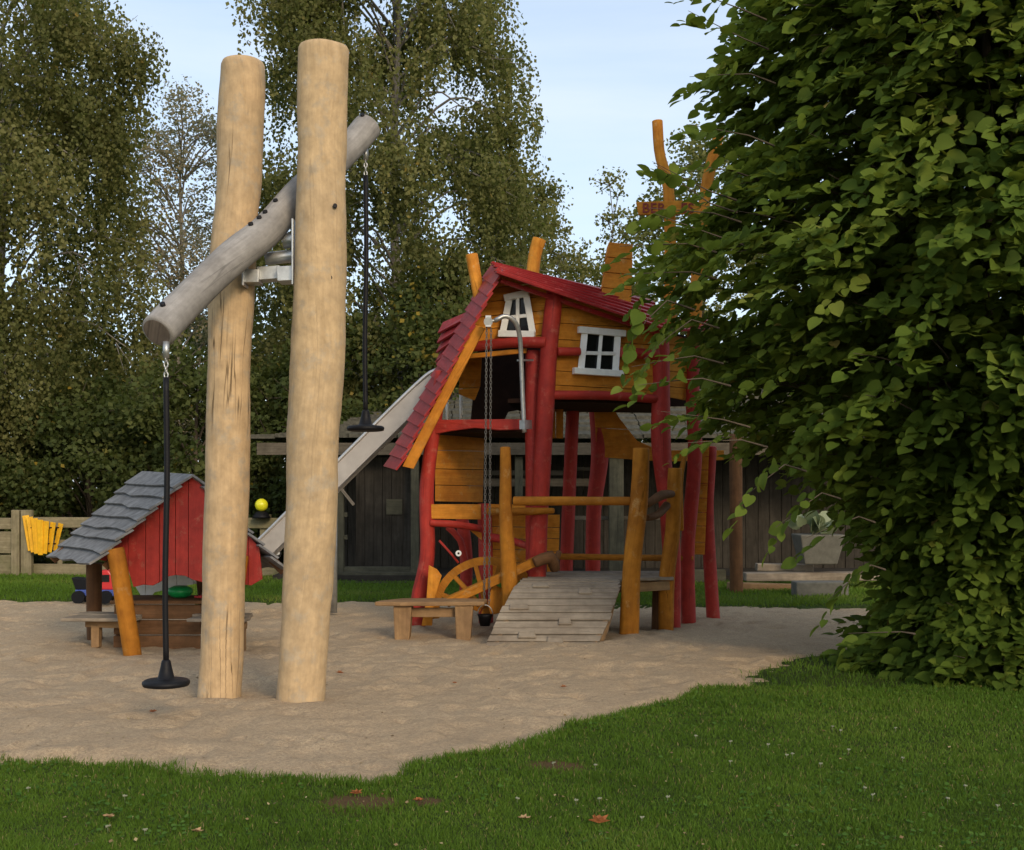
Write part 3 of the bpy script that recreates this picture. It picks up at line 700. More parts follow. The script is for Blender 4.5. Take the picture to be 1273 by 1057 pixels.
# ---------------------------------------------------------------- the crooked red and orange play tower
tw = thing('play_tower', 'crooked red and orange wooden play tower with house on stilts and ramp', 'play tower', (.6, 14.2, 0))
def log(pts, r_, mat, name='post', seg=16, wob=.06, **k):
    return MB().tube([P(*q) for q in pts], r_, seg, wob, rounded=.012, step=k.get('step', .12)).build(name, M[mat], tw)
# red posts
log([(690, 360, 13.7), (683, 430, 13.68), (677, 520, 13.68), (672, 620, 13.68), (668, 700, 13.7), (666, 790, 13.7)], [.095, .1, .1, .1, .1, .1], 'red')
log([(663, 436, 13.85), (663, 560, 13.85), (664, 790, 13.85)], [.09, .092, .1], 'red')
log([(549, 462, 14.05), (541, 520, 14.0), (531, 600, 14.0), (531, 690, 14.0), (521, 745, 14.0), (519, 785, 14.0)], [.075, .08, .085, .085, .095, .09], 'red')
log([(820, 398, 14.25), (822, 480, 14.22), (822, 560, 14.2), (833, 650, 14.2), (836, 790, 14.2)], [.105, .108, .115, .11, .1], 'red')
log([(862, 425, 14.7), (861, 500, 14.65), (864, 570, 14.6), (855, 680, 14.6), (856, 778, 14.6)], [.08, .085, .09, .085, .09], 'red')
log([(884, 555, 15.0), (880, 640, 15.0), (887, 774, 15.0)], [.07, .075, .085], 'red')
log([(713, 490, 15.6), (708, 600, 15.6), (702, 760, 15.6)], .085, 'red')
log([(738, 490, 15.9), (746, 560, 15.9), (738, 640, 15.9), (737, 760, 15.9)], [.085, .12, .10, .09], 'red')
log([(602, 626, 14.35), (604, 700, 14.35), (604, 776, 14.35)], .085, 'red')
log([(574, 640, 15.3), (580, 700, 15.3), (577, 766, 15.3)], .08, 'red')
# ochre posts in front and by the ramp
log([(628, 556, 13.35), (629, 640, 13.3), (632, 700, 13.3), (636, 792, 13.3)], [.058, .072, .085, .1], 'ochre')
log([(797, 557, 13.0), (795, 620, 13.0), (786, 700, 13.0), (782, 800, 13.0)], [.088, .096, .100, .108], 'ochre')
log([(839, 582, 13.7), (836, 660, 13.7), (829, 720, 13.7), (828, 790, 13.7)], [.078, .084, .095, .082], 'ochre')
# walls
YL = lambda x, y: 14.03-(x-545)/145*.30
YR = lambda x, y: 13.73+(x-690)/130*.5
planked([(570, 433), (594, 386), (619, 342), (655, 350), (694, 364), (684, 428)], lambda x, y: YL(x, y)+.02, 0, 17, -.10, .03).build('gable_wall', M['orange'], tw, .003)
planked([(691, 360), (740, 377), (824, 404), (826, 492), (688, 488)], YR, 0, 19.5, .055, .03).build('house_wall', M['orange'], tw, .003)
# backing walls, floor and rear wall of the little house
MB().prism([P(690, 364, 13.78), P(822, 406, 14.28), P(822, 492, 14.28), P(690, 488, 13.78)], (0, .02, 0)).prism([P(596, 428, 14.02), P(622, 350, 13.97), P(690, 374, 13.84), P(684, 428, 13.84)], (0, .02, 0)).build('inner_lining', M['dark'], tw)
MB().prism([P(600, 380, 15.6), P(632, 355, 15.6), P(860, 420, 16.0), P(860, 505, 16.0), P(690, 508, 15.7), P(655, 508, 15.65), P(632, 512, 15.6), P(622, 532, 15.6), P(584, 534, 15.6), P(590, 470, 15.6)], (0, .03, 0)).build('rear_wall', M['dark'], tw)  # near-black, outlined to put the shade of the upper opening into the wall
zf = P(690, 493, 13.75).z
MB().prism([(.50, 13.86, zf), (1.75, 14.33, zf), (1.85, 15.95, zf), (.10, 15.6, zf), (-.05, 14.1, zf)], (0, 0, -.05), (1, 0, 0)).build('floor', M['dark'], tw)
# lower deck at the slide
z2 = P(600, 520, 14.1).z-.12
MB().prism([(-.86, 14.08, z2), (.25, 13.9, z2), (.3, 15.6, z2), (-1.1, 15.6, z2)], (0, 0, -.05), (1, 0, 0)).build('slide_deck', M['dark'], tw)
# side wall pieces of the house, right end and inside left
planked([(822, 412), (864, 424), (864, 500), (822, 492)], lambda x, y: 14.28+(x-822)/42*.5, 0, 18, .1, .03).build('end_wall', M['orange'], tw, .003)
planked([(573, 448), (599, 442), (597, 480), (590, 498), (570, 490)], lambda x, y: 14.9, 0, 40, -.1, .03).build('inner_board', M['orange'], tw, .003)
planked([(541, 540), (602, 545), (600, 625), (541, 624)], lambda x, y: 14.1+(x-541)/60*1.3, 0, 22, .02, .03).build('side_panel', M['orange'], tw, .003)
planked([(738, 496), (756, 496), (770, 520), (792, 548), (820, 560), (900, 560), (900, 572), (822, 574), (742, 568)], lambda x, y: 15.8, 0, 38, .05, .03).build('curved_panel', M['orange'], tw, .003)
planked([(606, 640), (655, 640), (655, 716), (606, 716)], lambda x, y: 14.5, 0, 15, .02, .03).build('lower_panel', M['orange'], tw, .003)
planked([(683, 500), (701, 500), (700, 545), (684, 545)], lambda x, y: 15.2, 0, 9, .0, .03, horiz=False).build('inner_board', M['orange'], tw, .003)
planked([(680, 640), (696, 640), (694, 716), (680, 716)], lambda x, y: 15.0, 0, 15, .02, .03).build('lower_panel', M['orange'], tw, .003)
planked([(870, 548), (882, 548), (876, 690), (860, 690)], lambda x, y: 14.8, 0, 19, .02, .03).build('side_panel', M['orange'], tw, .003)
log([(851, 566, 14.0), (846, 600, 14.0), (847, 660, 14.0)], .03, 'ochre', 'brace')
# red rails and half logs
log([(583, 432, 13.92), (632, 426, 13.8), (680, 426, 13.62)], [.055, .06, .065], 'red', 'rail')
MB().beam(P(575, 444, 13.95), P(655, 436, 13.8), .05, .055).build('rail', M['orange'], tw, .006)
log([(693, 437, 13.66), (721, 437, 13.76)], .048, 'red', 'rail')
log([(771, 438, 13.96), (818, 441, 14.13)], [.062, .06], 'red', 'rail')
log([(686, 491, 13.68), (755, 492, 13.93), (826, 497, 14.2)], .052, 'red', 'rail')
MB().prism([P(534, 522, 13.93), P(648, 521, 13.72), P(648, 534, 13.72), P(620, 535, 13.77), (P(590, 532, 13.83)), P(560, 536, 13.88), P(536, 541, 13.93)], (0, .09, 0), (1, 0, 0)).build('rail', M['red'], tw, .01)
MB().prism([P(533, 627, 13.93), P(598, 627, 14.1), P(598, 646, 14.1), P(533, 645, 13.93)], (0, .05, 0), (1, 0, 0)).build('board', M['orange'], tw, .006)
MB().beam(P(608, 632, 14.3), P(655, 633, 13.95), .05, .10).build('board', M['orange'], tw, .006)
log([(534, 650, 13.93), (565, 652, 14.0), (598, 657, 14.15)], [.04, .045, .04], 'red', 'rail')
log([(608, 668, 14.2), (635, 672, 14.1), (658, 680, 13.9)], [.05, .045, .04], 'red', 'rail')
log([(556, 655, 14.9), (572, 672, 14.9), (580, 705, 14.9)], .04, 'red', 'brace')
MB().prism([P(579, 655, 14.2), P(599, 663, 14.2), P(599, 672, 14.2)], (0, .05, 0)).build('brace', M['orange'], tw, .004)
log([(638, 623, 13.22), (700, 623, 13.15), (784, 623, 13.02)], [.05, .05, .046], 'ochre', 'rail')
log([(606, 636, 13.75), (655, 636, 13.6), (689, 635, 13.5)], [.045, .045, .03], 'ochre', 'rail')
log([(690, 692, 14.9), (760, 693, 14.8), (862, 694, 14.55)], .038, 'ochre', 'rail')
log([(804, 644, 13.15), (818, 640, 13.35), (829, 628, 13.6)], [.035, .042, .05], 'brown', 'peg')
log([(803, 628, 13.15), (822, 616, 13.4), (836, 614, 13.6)], [.04, .055, .04], 'brown', 'peg')
log([(664, 700, 13.35), (684, 693, 13.4), (690, 708, 13.5)], [.06, .075, .06], 'brown', 'stump')
log([(686, 707, 13.5), (696, 685, 13.5)], [.05, .03], 'brown', 'stump')
# shingled roofs
def courses(f0, f1, b0, b1, n, up, over=1.5, th=.022, lift=.035, end=0.0):
    """boards run from the front rake (f0->f1) to the back (b0->b1), lapped"""
    mb = MB(); up = Vector(up)
    for i in range(n):
        t0 = i/n; t1 = (i+over)/n
        w0, w1 = random.uniform(-end, end), random.uniform(-end, end)
        p0, p1, q0, q1 = f0.lerp(f1, t0), f0.lerp(f1, t1), b0.lerp(b1, t0), b0.lerp(b1, t1)
        ax = (q1-p1).normalized()
        p0, p1, q0, q1 = p0+ax*w0, p1+ax*w0, q0+ax*w1, q1+ax*w1
        lo, hi = up*.0, up*lift
        mb.hexa([p0+lo, p1+hi, q1+hi, q0+lo, p0+lo+up*th, p1+hi+up*th, q1+hi+up*th, q0+lo+up*th])
    return mb
f0, f1, b0, b1 = P(628, 337, 13.35), P(500, 580, 13.5), P(614, 328, 15.0), P(485, 575, 14.5)
un = (f1-f0).cross(b0-f0).normalized(); un = un if un.z > 0 else -un
courses(f0, f1, b0, b1, 18, un, 1.5, .022, .034, .03).build('roof', M['shingle'], tw, .003)
MB().prism([P(591, 404, 13.44), P(603, 408, 13.44), P(572, 468, 13.50), P(514, 583, 13.56), P(500, 580, 13.56)], (0, .05, 0), (-.55, 0, -.9)).build('fascia', M['orange'], tw, .006)
# small rear roof left of the rake
g0, g1, h0, h1 = P(597, 383, 14.6), P(572, 440, 14.5), P(553, 402, 15.3), P(548, 462, 15.3)
u2 = (g1-g0).cross(h0-g0).normalized(); u2 = u2 if u2.y < 0 else -u2
courses(g0, g1, h0, h1, 5, u2, 1.4, .03, .07).build('rear_roof', M['shingle'], tw, .003)
# right roof
r0, r1, s0, s1 = P(612, 329, 14.55), P(618, 343, 13.3), P(806, 374, 15.5), P(832, 414, 13.95)
u3 = (r1-r0).cross(s0-r0).normalized(); u3 = u3 if u3.z > 0 else -u3
courses(r0, r1, s0, s1, 7, u3, 1.5, .026, .035, .03).build('roof', M['shingle'], tw, .003)
MB().beam(P(622, 349, 13.44), P(832, 419, 14.05), .05, .045).build('barge_board', M['shingle'], tw, .004)
courses(P(822, 398, 15.4), P(828, 414, 14.3), P(880, 400, 15.4), P(894, 413, 14.7), 4, (0, -.2, 1), 1.4, .026, .03).build('roof', M['shingle'], tw, .003)
# orange chimney and stubs, tall poles, sign
ch = MB(); 
for i in range(4):
    y0_, y1_ = 301+i*19, 301+(i+1)*19-.8; k0 = i*2.6; d_ = Vector((0, .36, 0))
    ch.prism([P(757-k0, y0_, 14.7), P(787-k0*.2, y0_+3, 14.75), P(786-k0*.2, y1_+3, 14.75), P(756-k0-2, y1_, 14.7)], d_, (1, 0, 0))
ch.build('chimney', M['orange'], tw, .004)
log([(586, 316, 14.7), (591, 345, 14.7), (601, 395, 14.6)], .072, 'orange', 'roof_stub')
log([(671, 297, 15.0), (665, 318, 15.0), (661, 350, 14.9)], [.085, .08, .08], 'orange', 'roof_stub')
log([(817, 150, 14.6), (820, 190, 14.6), (831, 235, 14.6), (833, 300, 14.6), (833, 400, 14.6), (830, 460, 14.6)], [.063, .065, .068, .072, .078, .085], 'orange', 'pole')
log([(895, 165, 14.9), (884, 205, 14.9), (876, 250, 14.9), (868, 330, 14.9), (862, 430, 14.85)], [.06, .068, .075, .08, .085], 'orange', 'pole')
sg = MB().prism([P(791, 251, 14.45), P(864, 249, 14.45), P(872, 257, 14.45), P(866, 266, 14.45), P(794, 267, 14.45)], (0, .04, 0), (1, 0, 0)).build('sign_board', M['orange'], tw, .004)
for txt, px in (('BER', 798), ('ES', 846)):
    cu = bpy.data.curves.new('lettering', 'FONT'); cu.body = txt; cu.size = .165; cu.extrude = .004; cu.offset = .002; cu.space_character = 1.05
    to = bpy.data.objects.new('lettering', cu); COL.objects.link(to)
    to.rotation_euler = (math.radians(90), 0, 0); to.location = P(px, 264.5, 14.443)
    bpy.context.view_layer.update()
    me = bpy.data.meshes.new_from_object(to.evaluated_get(bpy.context.evaluated_depsgraph_get())); mw = to.matrix_world.copy(); bpy.data.objects.remove(to)
    me.transform(mw); me.transform(__import__('mathutils').Matrix.Translation(-Vector(tw.location))); me.materials.clear(); me.materials.append(M['letter'])
    lo = bpy.data.objects.new('lettering', me); COL.objects.link(lo); lo.parent = sg
# windows: A-shaped and squarish
def window(fr, Yf, ptop, pbot, head, sill, name='window', off=.03):
    """fr: outer corners tl,tr,br,bl (photo)"""
    tl, tr, br, bl = fr; q = lambda x, y, o=0: P(x, y, Yf(x, y)-off-o)
    w_ = MB()
    L_ = lambda a, b, t: (a[0]+(b[0]-a[0])*t, a[1]+(b[1]-a[1])*t)
    pane = MB().prism([q(*tl), q(*tr), q(*br), q(*bl)], (0, .02, 0)).build(name, M['pane'], tw)
    def bar(a, b, wpx, o=.02, d=.045):
        A_, B_ = q(*a, o), q(*b, o); w_.beam(A_, B_, d, wpx/F*A_.y, (0, 0, 1) if abs(a[0]-b[0]) > abs(a[1]-b[1]) else (1, 0, 0))
    bar(tl, bl, 8.2); bar(tr, br, 8.2)
    bar(L_(tl, tr, .5), L_(bl, br, .5), 4.6, .018); bar(L_(tl, bl, .54), L_(tr, br, .54), 4.4, .016)
    bar(*head, 8.2, .035, .06); bar(*sill, 8.0, .04, .075)
    w_.build('frame', M['white'], pane, .004)
window([(633, 373), (654, 367), (662, 414), (625, 414)], YL, 0, 0, ((627, 371), (657, 364)), ((620, 415), (665, 416)))
window([(727, 412), (768, 414), (765, 462), (722, 462)], YR, 0, 0, ((719, 410), (777, 415)), ((713, 461), (774, 465)))
# crane pipe
cp = MB().tube([P(615, 399, 13.3), P(628, 393, 13.32), P(640, 400, 13.36), (P(646, 418, 13.42)), P(648, 450, 13.48), P(650, 500, 13.5), P(652, 538, 13.5)], .026, 12, step=.05).build('crane_pipe', M['steel'], tw)
MB().beam(P(644, 448, 13.5), P(662, 448, 13.72), .03, .02).build('clamp', M['steel'], cp)
MB().beam(P(649, 528, 13.48), P(658, 528, 13.62), .07, .10).build('clamp', M['steel'], cp)
MB().beam(P(607, 393, 13.3), P(607, 407, 13.3), .06, .09).tube([P(607, 400, 13.25), P(607, 400, 13.35)], .05, 16).tube([P(607, 399, 13.3), P(617, 399, 13.3)], .018, 8).build('pulley', M['steel'], cp)
bk = thing('bucket', 'black bucket hanging on a long double chain from the crane pulley', 'bucket', tuple(P(603, 778, 13.3)))
def chain(a, b_):
    mb = MB(); a = Vector(a); b_ = Vector(b_); L_ = (b_-a).length; n = int(L_/.034); t = (b_-a)/n
    for i in range(n):
        c = a+t*(i+.5); s_ = Vector((1, 0, 0)) if i % 2 else Vector((0, 1, 0))
        if i % 2 == 0: s_ = Vector((.35, .93, 0))
        u = t.normalized(); ring = [c+s_*(math.cos(q*math.pi/3)*.0115)+u*(math.sin(q*math.pi/3)*.024) for q in range(6)]
        for q in range(6): mb.tube([ring[q], ring[(q+1) % 6]], .0040, 4, cap=False)
    return mb
chain(P(605, 408, 13.3), P(602, 752, 13.3)).build('chain', M['chain'], bk)
chain(P(610.5, 408, 13.3), P(608, 752, 13.3)).build('chain', M['chain'], bk)
bb = P(603, 778, 13.3)
MB().lathe(bb, [(.055, 0), (.075, .10), (.088, .125), (.080, .125), (.068, .10), (.05, .02)], 18).build('pail', M['rubber'], bk)
hd = [bb+Vector((math.cos(t)*.085, 0, .12+math.sin(t)*.11)) for t in np.linspace(0, math.pi, 9)]; MB().tube(hd, .006, 6).build('handle', M['steel'], bk)
# white bars by the slide entrance
for x_ in (556, 573): MB().tube([P(x_, 482, 15.2), P(x_, 524, 15.2)], .02, 8).build('grab_bar', M['white'], tw)
# water wheel arch with blades
wc_ = P(606, 762, 13.75); R1, R0 = .64, .55
wh = MB(); ns = 26
for i in range(ns):
    a0, a1 = math.radians(-6+192*i/ns), math.radians(-6+192*(i+1)/ns)
    c8 = []
    for yy in (-.045, .045):
        for (r_, a_) in ((R0, a0), (R1, a0), (R1, a1), (R0, a1)): c8.append(wc_+Vector((math.cos(a_)*r_, yy, math.sin(a_)*r_)))
    wh.hexa(c8)
whl = wh.build('water_wheel', M['ochre'], tw)
for an in (20, 48, 76, 104, 132, 158):
    d = Vector((math.cos(math.radians(an)), 0, math.sin(math.radians(an)))); MB().beam(wc_+d*.08, wc_+d*.56, .05, .10, (0, 1, 0)).build('blade', M['ochre'], whl, .006)
MB().tube([wc_+Vector((0, -.09, 0)), wc_+Vector((0, .12, 0))], .07, 16).build('hub', M['ochre'], whl)
MB().prism([P(533, 703, 13.65), P(543, 708, 13.65), (P(549, 716, 13.65)), P(540, 745, 13.65), P(537, 778, 13.65), P(524, 778, 13.65), P(530, 745, 13.65)], (0, .06, 0), (0, 0, 1)).build('board', M['orange'], tw, .005)
MB().prism([P(612, 726, 13.5), P(640, 740, 13.5), P(622, 762, 13.5), P(610, 765, 13.5), P(606, 750, 13.5)], (0, .05, 0), (0, 0, 1)).build('board', M['orange'], tw, .005)
# diagonal trough
tr = MB().beam(P(553, 746, 13.32), P(671, 692, 13.5), .16, .035).beam(P(555, 750, 13.27), P(671, 696, 13.42), .03, .10).build('trough', M['ochre'], tw, .006)
# pump lever
MB().tube([P(546, 672, 13.8), P(562, 690, 13.8), P(570, 700, 13.8)], .014, 8).build('pump_lever', M['red'], tw)
MB().tube([P(570, 688, 13.78), P(570, 688, 13.72)], .034, 16).build('pump_knob', M['white'], tw)
MB().tube([P(570, 688, 13.725), P(570, 688, 13.712)], .012, 10).build('pump_axle', M['rubber'], tw)
# ramp of planks and platform
rp = MB(); prof_r = [(12.36, -.03), (12.46, .085), (12.58, .205), (12.72, .335), (12.88, .455), (13.02, .54), (13.14, .585)]
def rpz(t):
    s_ = t*(len(prof_r)-1); i = min(int(s_), len(prof_r)-2); u = s_-i
    return prof_r[i][0]*(1-u)+prof_r[i+1][0]*u, prof_r[i][1]*(1-u)+prof_r[i+1][1]*u
nR = 11
for i in range(nR):
    t0, t1 = i/nR, (i+1)/nR-.012
    ya, za = rpz(t0); yb, zb = rpz(t1)
    xl = lambda t: -.275+.36*t**1.1+random.uniform(-.012, .012); xr = lambda t: .85+.30*math.sin(t*math.pi/2)+random.uniform(-.008, .02)
    l0 = xl(t0); r0_ = xr(t0); l1 = l0+.03; r1_ = r0_+.03; up = Vector((0, -(zb-za), yb-ya)).normalized(); dz = random.uniform(0, .010)
    c = [Vector((l0, ya, za+dz)), Vector((r0_, ya, za+dz)), Vector((r1_, yb, zb+dz)), Vector((l1, yb, zb+dz))]
    rp.hexa([q-up*.035 for q in c]+c)
ramp_o = rp.build('ramp', M['weather'], tw, .004)
for (px, t) in ((672, .86), (727, .74), (645, .52), (702, .34), (655, .17), (690, .10)):
    y_, z_ = rpz(t); y2_, z2_ = rpz(t+.05); up = Vector((0, -(z2_-z_), y2_-y_)).normalized(); p = P(px, 0, y_); p.z = z_
    p = p+up*.026; fw = Vector((0, y2_-y_, z2_-z_)).normalized()*.045; w_ = random.uniform(.07, .11)
    c = [p+Vector((-w_, 0, 0))-fw, p+Vector((w_, 0, 0))-fw, p+Vector((w_*.85, 0, 0))+fw, p+Vector((-w_*.85, 0, 0))+fw]
    MB().hexa([q-up*.028 for q in c]+c).build('cleat', M['weather'], ramp_o, .01)
for (tx) in (0.0, 1.0):
    pts = [];
    for t in (0, .2, .4, .6, .8, 1.0):
        y_, z_ = rpz(t); x_ = (-.20+.36*t) if tx == 0 else (.80+.30*math.sin(t*math.pi/2)); pts.append(Vector((x_, y_, z_-.09)))
    s_ = MB()
    for i in range(5): s_.beam(pts[i], pts[i+1]+(pts[i+1]-pts[i])*.06, .05, .11)
    s_.build('stringer', M['bench'], tw, .004)
pf_ = MB(); n = 12
for i in range(n):
    ya = 13.155+i*.135; yb = ya+.128; t = i/(n-1)
    l0 = .085+.42*t+random.uniform(-.02, .02); r0_ = 1.17+.68*min(1, (ya-13.15)/.42)+random.uniform(-.015, .02); z = .600+random.uniform(0, .008)+.01*math.sin(i)
    pf_.box(l0, r0_, ya, yb, z-.035, z)
pf_.build('platform', M['weather'], tw, .004)
for ja, jb in (((.2, 13.2, .51), (1.15, 13.2, .51)), ((1.2, 13.25, .51), (1.78, 13.65, .51)), ((.5, 14.6, .51), (1.8, 14.6, .51))): MB().beam(ja, jb, .06, .10).build('platform_joist', M['bench'], tw, .004)
log([(818, 728, 13.95), (816, 790, 13.95)], .06, 'brown')
log([(700, 740, 13.9), (700, 790, 13.9)], .06, 'brown')

# ---------------------------------------------------------------- low bench in the sand
bn = thing('sand_bench', 'low weathered plank bench standing in the sand beside the water wheel', 'bench', (-1.0, 13.1, 0))
zt = P(540, 752, 13.1).z
MB().prism([(-1.48, 12.98, zt), (-1.2, 12.93, zt), (-.30, 12.98, zt), (-.27, 13.2, zt+.01), (-.62, 13.33, zt+.01), (-1.2, 13.30, zt+.01), (-1.44, 13.12, zt)], (0, 0, .045), (1, 0, 0)).build('bench_top', M['bench'], bn, .012)
for px in (501, 577):
    x_ = P(px, 0, 13.05).x; MB().hexa([(x_-.085, 12.99, -.05), (x_+.07, 12.99, -.03), (x_+.07, 13.22, -.03), (x_-.085, 13.22, -.05), (x_-.10, 12.99, zt-.003), (x_+.10, 12.99, zt-.003), (x_+.10, 13.25, zt-.003), (x_-.10, 13.25, zt-.003)]).build('leg', M['bench'], bn, .01)
MB().beam((-1.1, 13.1, .26), (-.5, 13.1, .26), .05, .10).build('stretcher', M['bench'], bn, .006)

# ---------------------------------------------------------------- slide
sl = thing('slide', 'long grey stainless steel slide running down left from the red tower', 'slide', (-2.6, 15.6, 0))
path = [P(*q) for q in ((560, 476, 15.3), (538, 478, 15.3), (505, 506, 15.3), (430, 580, 15.3), (370, 640, 15.3), (332, 678, 15.3), (308, 700, 15.3), (285, 712, 15.3), (262, 716, 15.3))]
def sheet(mb, pth, oy, h0, h1, th):
    for i in range(len(pth)-1):
        a, b_ = pth[i], pth[i+1]
        mb.hexa([a+Vector((0, oy, h0)), b_+Vector((0, oy, h0)), b_+Vector((0, oy+th, h0)), a+Vector((0, oy+th, h0)), a+Vector((0, oy, h1)), b_+Vector((0, oy, h1)), b_+Vector((0, oy+th, h1)), a+Vector((0, oy+th, h1))])
    return mb
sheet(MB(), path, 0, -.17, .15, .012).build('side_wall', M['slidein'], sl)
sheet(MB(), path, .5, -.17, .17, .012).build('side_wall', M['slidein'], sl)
fl = MB()
for i in range(len(path)-1):
    a, b_ = path[i], path[i+1]; Z = Vector((0, 0, -.08)); W = Vector((0, .486, 0)); y0_ = Vector((0, .013, 0)); t_ = Vector((0, 0, -.012))
    fl.hexa([a+Z+y0_+t_, b_+Z+y0_+t_, b_+Z+W+t_, a+Z+W+t_, a+Z+y0_, b_+Z+y0_, b_+Z+W, a+Z+W])
fl.build('chute', M['slide'], sl)
for oy in (.006, .506):
    MB().tube([p+Vector((0, oy, .17)) for p in [path[0]+Vector((.0, 0, -.12))]+path], .024, 10, step=.1).build('handrail', M['slide'], sl)
MB().tube([P(415, 600, 15.55), P(415, 762, 15.55)], .045, 12).build('support', M['steel'], sl)
MB().tube([P(285, 722, 15.55), P(285, 760, 15.55)], .04, 12).build('support', M['steel'], sl)

# ---------------------------------------------------------------- old open shed behind
sh = thing('shed', 'old dark timber shed with grey mossy roof behind the tower', 'shed', (1.5, 22, 0))
xL, xR = P(322, 0, 21).x, 6.6; ze = P(0, 549, 21).z
rfm = MB(); nx_ = 26
for j in range(9):
    t0, t1 = j/9, (j+1.3)/9
    for i in range(nx_):
        xa = xL-.1+(xR-xL)*i/nx_+random.uniform(-.03, .03); xb = xL-.1+(xR-xL)*(i+1)/nx_
        sag = -.0
        def rz(t): return ze+.06+(1.15*t)
        k = max(0, 1-(xa-xL)/2.6)*1.0   # hipped left end
        y0_, y1_ = 20.75+4.2*t0, 20.75+4.2*t1
        za, zb = rz(t0)-k*1.0*t0, rz(t1)-k*1.0*t1; o_ = random.uniform(0, .03)
        rfm.hexa([(xa, y0_, za-.02+o_), (xb, y0_, za-.02+o_), (xb, y1_, zb-.05), (xa, y1_, zb-.05), (xa, y0_, za+.05+o_), (xb, y0_, za+.05+o_), (xb, y1_, zb), (xa, y1_, zb)])
rfm.build('roof', M['thatch'], sh)
MB().box(xL, xR, 20.80, 20.86, ze-.24, ze-.03).build('fascia', M['shedrail'], sh, .008)
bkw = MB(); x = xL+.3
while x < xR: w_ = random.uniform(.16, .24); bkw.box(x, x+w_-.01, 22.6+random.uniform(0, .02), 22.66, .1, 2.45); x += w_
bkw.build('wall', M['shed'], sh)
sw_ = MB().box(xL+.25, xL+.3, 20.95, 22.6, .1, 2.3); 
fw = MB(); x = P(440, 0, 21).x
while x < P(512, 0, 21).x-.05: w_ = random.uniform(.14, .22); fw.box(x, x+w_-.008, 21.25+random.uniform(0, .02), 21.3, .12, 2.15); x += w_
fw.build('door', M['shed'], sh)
for (px0, px1, y0_) in ((414, 428, 570), (511, 521, 560), (757, 775, 555), (640, 650, 560)):
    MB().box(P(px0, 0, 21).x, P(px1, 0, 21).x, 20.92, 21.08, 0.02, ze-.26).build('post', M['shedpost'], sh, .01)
for (a, b_, y_, Y, h_) in ((414, 512, 708, 21.0, .10), (380, 520, 716, 20.8, .13), (395, 520, 727, 20.55, .10), (575, 700, 588, 21.5, .09), (580, 740, 600, 21.5, .14), (700, 745, 583, 21.4, .06), (710, 826, 644, 21.2, .07), (395, 432, 640, 21.0, .08), (395, 432, 668, 21.0, .08), (850, 902, 716, 20.6, .22)):
    MB().beam(P(a, y_, Y), P(b_, y_, Y), .10, h_).build('rail', M['shedrail'] if Y > 21.1 else M['shedpost'], sh, .008)
MB().beam(P(418, 600, 20.9), P(440, 628, 20.9), .04, .05).build('brace', M['weather'], sh, .005)
MB().box(xL+.3, xR, 20.7, 22.6, .02, .12).build('floor', M['shed'], sh)
MB().box(P(480, 0, 21.2).x, P(500, 0, 21.2).x, 21.23, 21.245, 1.15, 1.42).build('notice', M['shedpost'], sh)

# ---------------------------------------------------------------- fence, left and across
fn = thing('fence', 'low weathered plank fence with paired posts along the back left', 'fence', (-9, 22, 0))
def fx(px, Y=22): return P(px, 0, Y).x
for (a, b_) in ((17, 27), (29, 42)): MB().box(fx(a), fx(b_), 21.88, 22.0, 0, P(0, 634, 22).z).build('post', M['fence'], fn, .01)
for px in (-90, 205, 322): MB().box(fx(px), fx(px+13), 22.06, 22.18, 0, P(0, 640, 22).z).build('post', M['fence'], fn, .01)
for (a, b_, y0_, y1_) in ((-120, 17, 643, 657), (-120, 17, 660, 687), (-120, 17, 689, 714), (42, 350, 643, 656), (42, 350, 671, 684), (42, 350, 701, 715)):
    MB().beam(P((a), (y0_+y1_)/2, 22.02), P(b_, (y0_+y1_)/2+1, 22.02), .035, (y1_-y0_)/F*22).build('rail', M['fence'], fn, .008)
fp = MB()
for i in range(7): fp.box(fx(70+i*2.0+i*38), fx(76+i*2.0+i*38), 22.05, 22.08, .05, .45)
fp.build('picket', M['fence'], fn, .005)
yb_ = thing('slatted_bin', 'bright yellow slatted bin, tapered, hanging on the fence posts', 'bin', tuple(P(53, 700, 21.75)))
ctr = P(54, 0, 21.85)
for k in range(7):
    u = -1+2*k/6; an = u*1.25
    top_ = Vector((ctr.x+u*.32, 21.84-(1-u*u)*.16, P(0, 646+5*u, 21.8).z)); bot_ = Vector((ctr.x-.01+u*.22, 21.84-(1-u*u)*.10, P(0, 690-5*abs(u), 21.8).z))
    MB().beam(top_, bot_, .118, .022, Vector((-u*.6, -1, 0)), .72).build('slat', M['yellow'], yb_, .006)
hp = [Vector((ctr.x+math.sin(a_)*.24, 21.87-math.cos(a_)*.11, P(0, 676, 21.8).z)) for a_ in np.linspace(-1.4, 1.4, 9)]; MB().tube(hp, .012, 6).build('hoop', M['dark'], yb_)
hp = [Vector((ctr.x+math.sin(a_)*.29, 21.87-math.cos(a_)*.15, P(0, 656, 21.8).z)) for a_ in np.linspace(-1.4, 1.4, 9)]; MB().tube(hp, .012, 6).build('hoop', M['dark'], yb_)
bt = thing('yellow_ball', 'yellow ball resting on a dark cap on top of the fence', 'ball', tuple(P(325, 642, 21.9)))
MB().ball(P(325, 628, 21.9), .118, seg=18, rings=12).build('ball', M['toyyellow'], bt)
MB().lathe(P(325, 643, 21.9), [(.17, -.02), (.15, .03), (.10, .09), (.05, .11)], 16).build('cap', M['rubber'], bt)
lm = thing('reflector', 'small white disc in a black surround on the fence beside the slide', 'reflector', tuple(P(343, 694, 21.95)))
MB().tube([P(343, 688, 21.96), P(343, 688, 21.90)], .10, 18).build('surround', M['rubber'], lm)
MB().ball(P(344, 688, 21.9), .06, 1, .4, .7).build('disc', M['white'], lm)

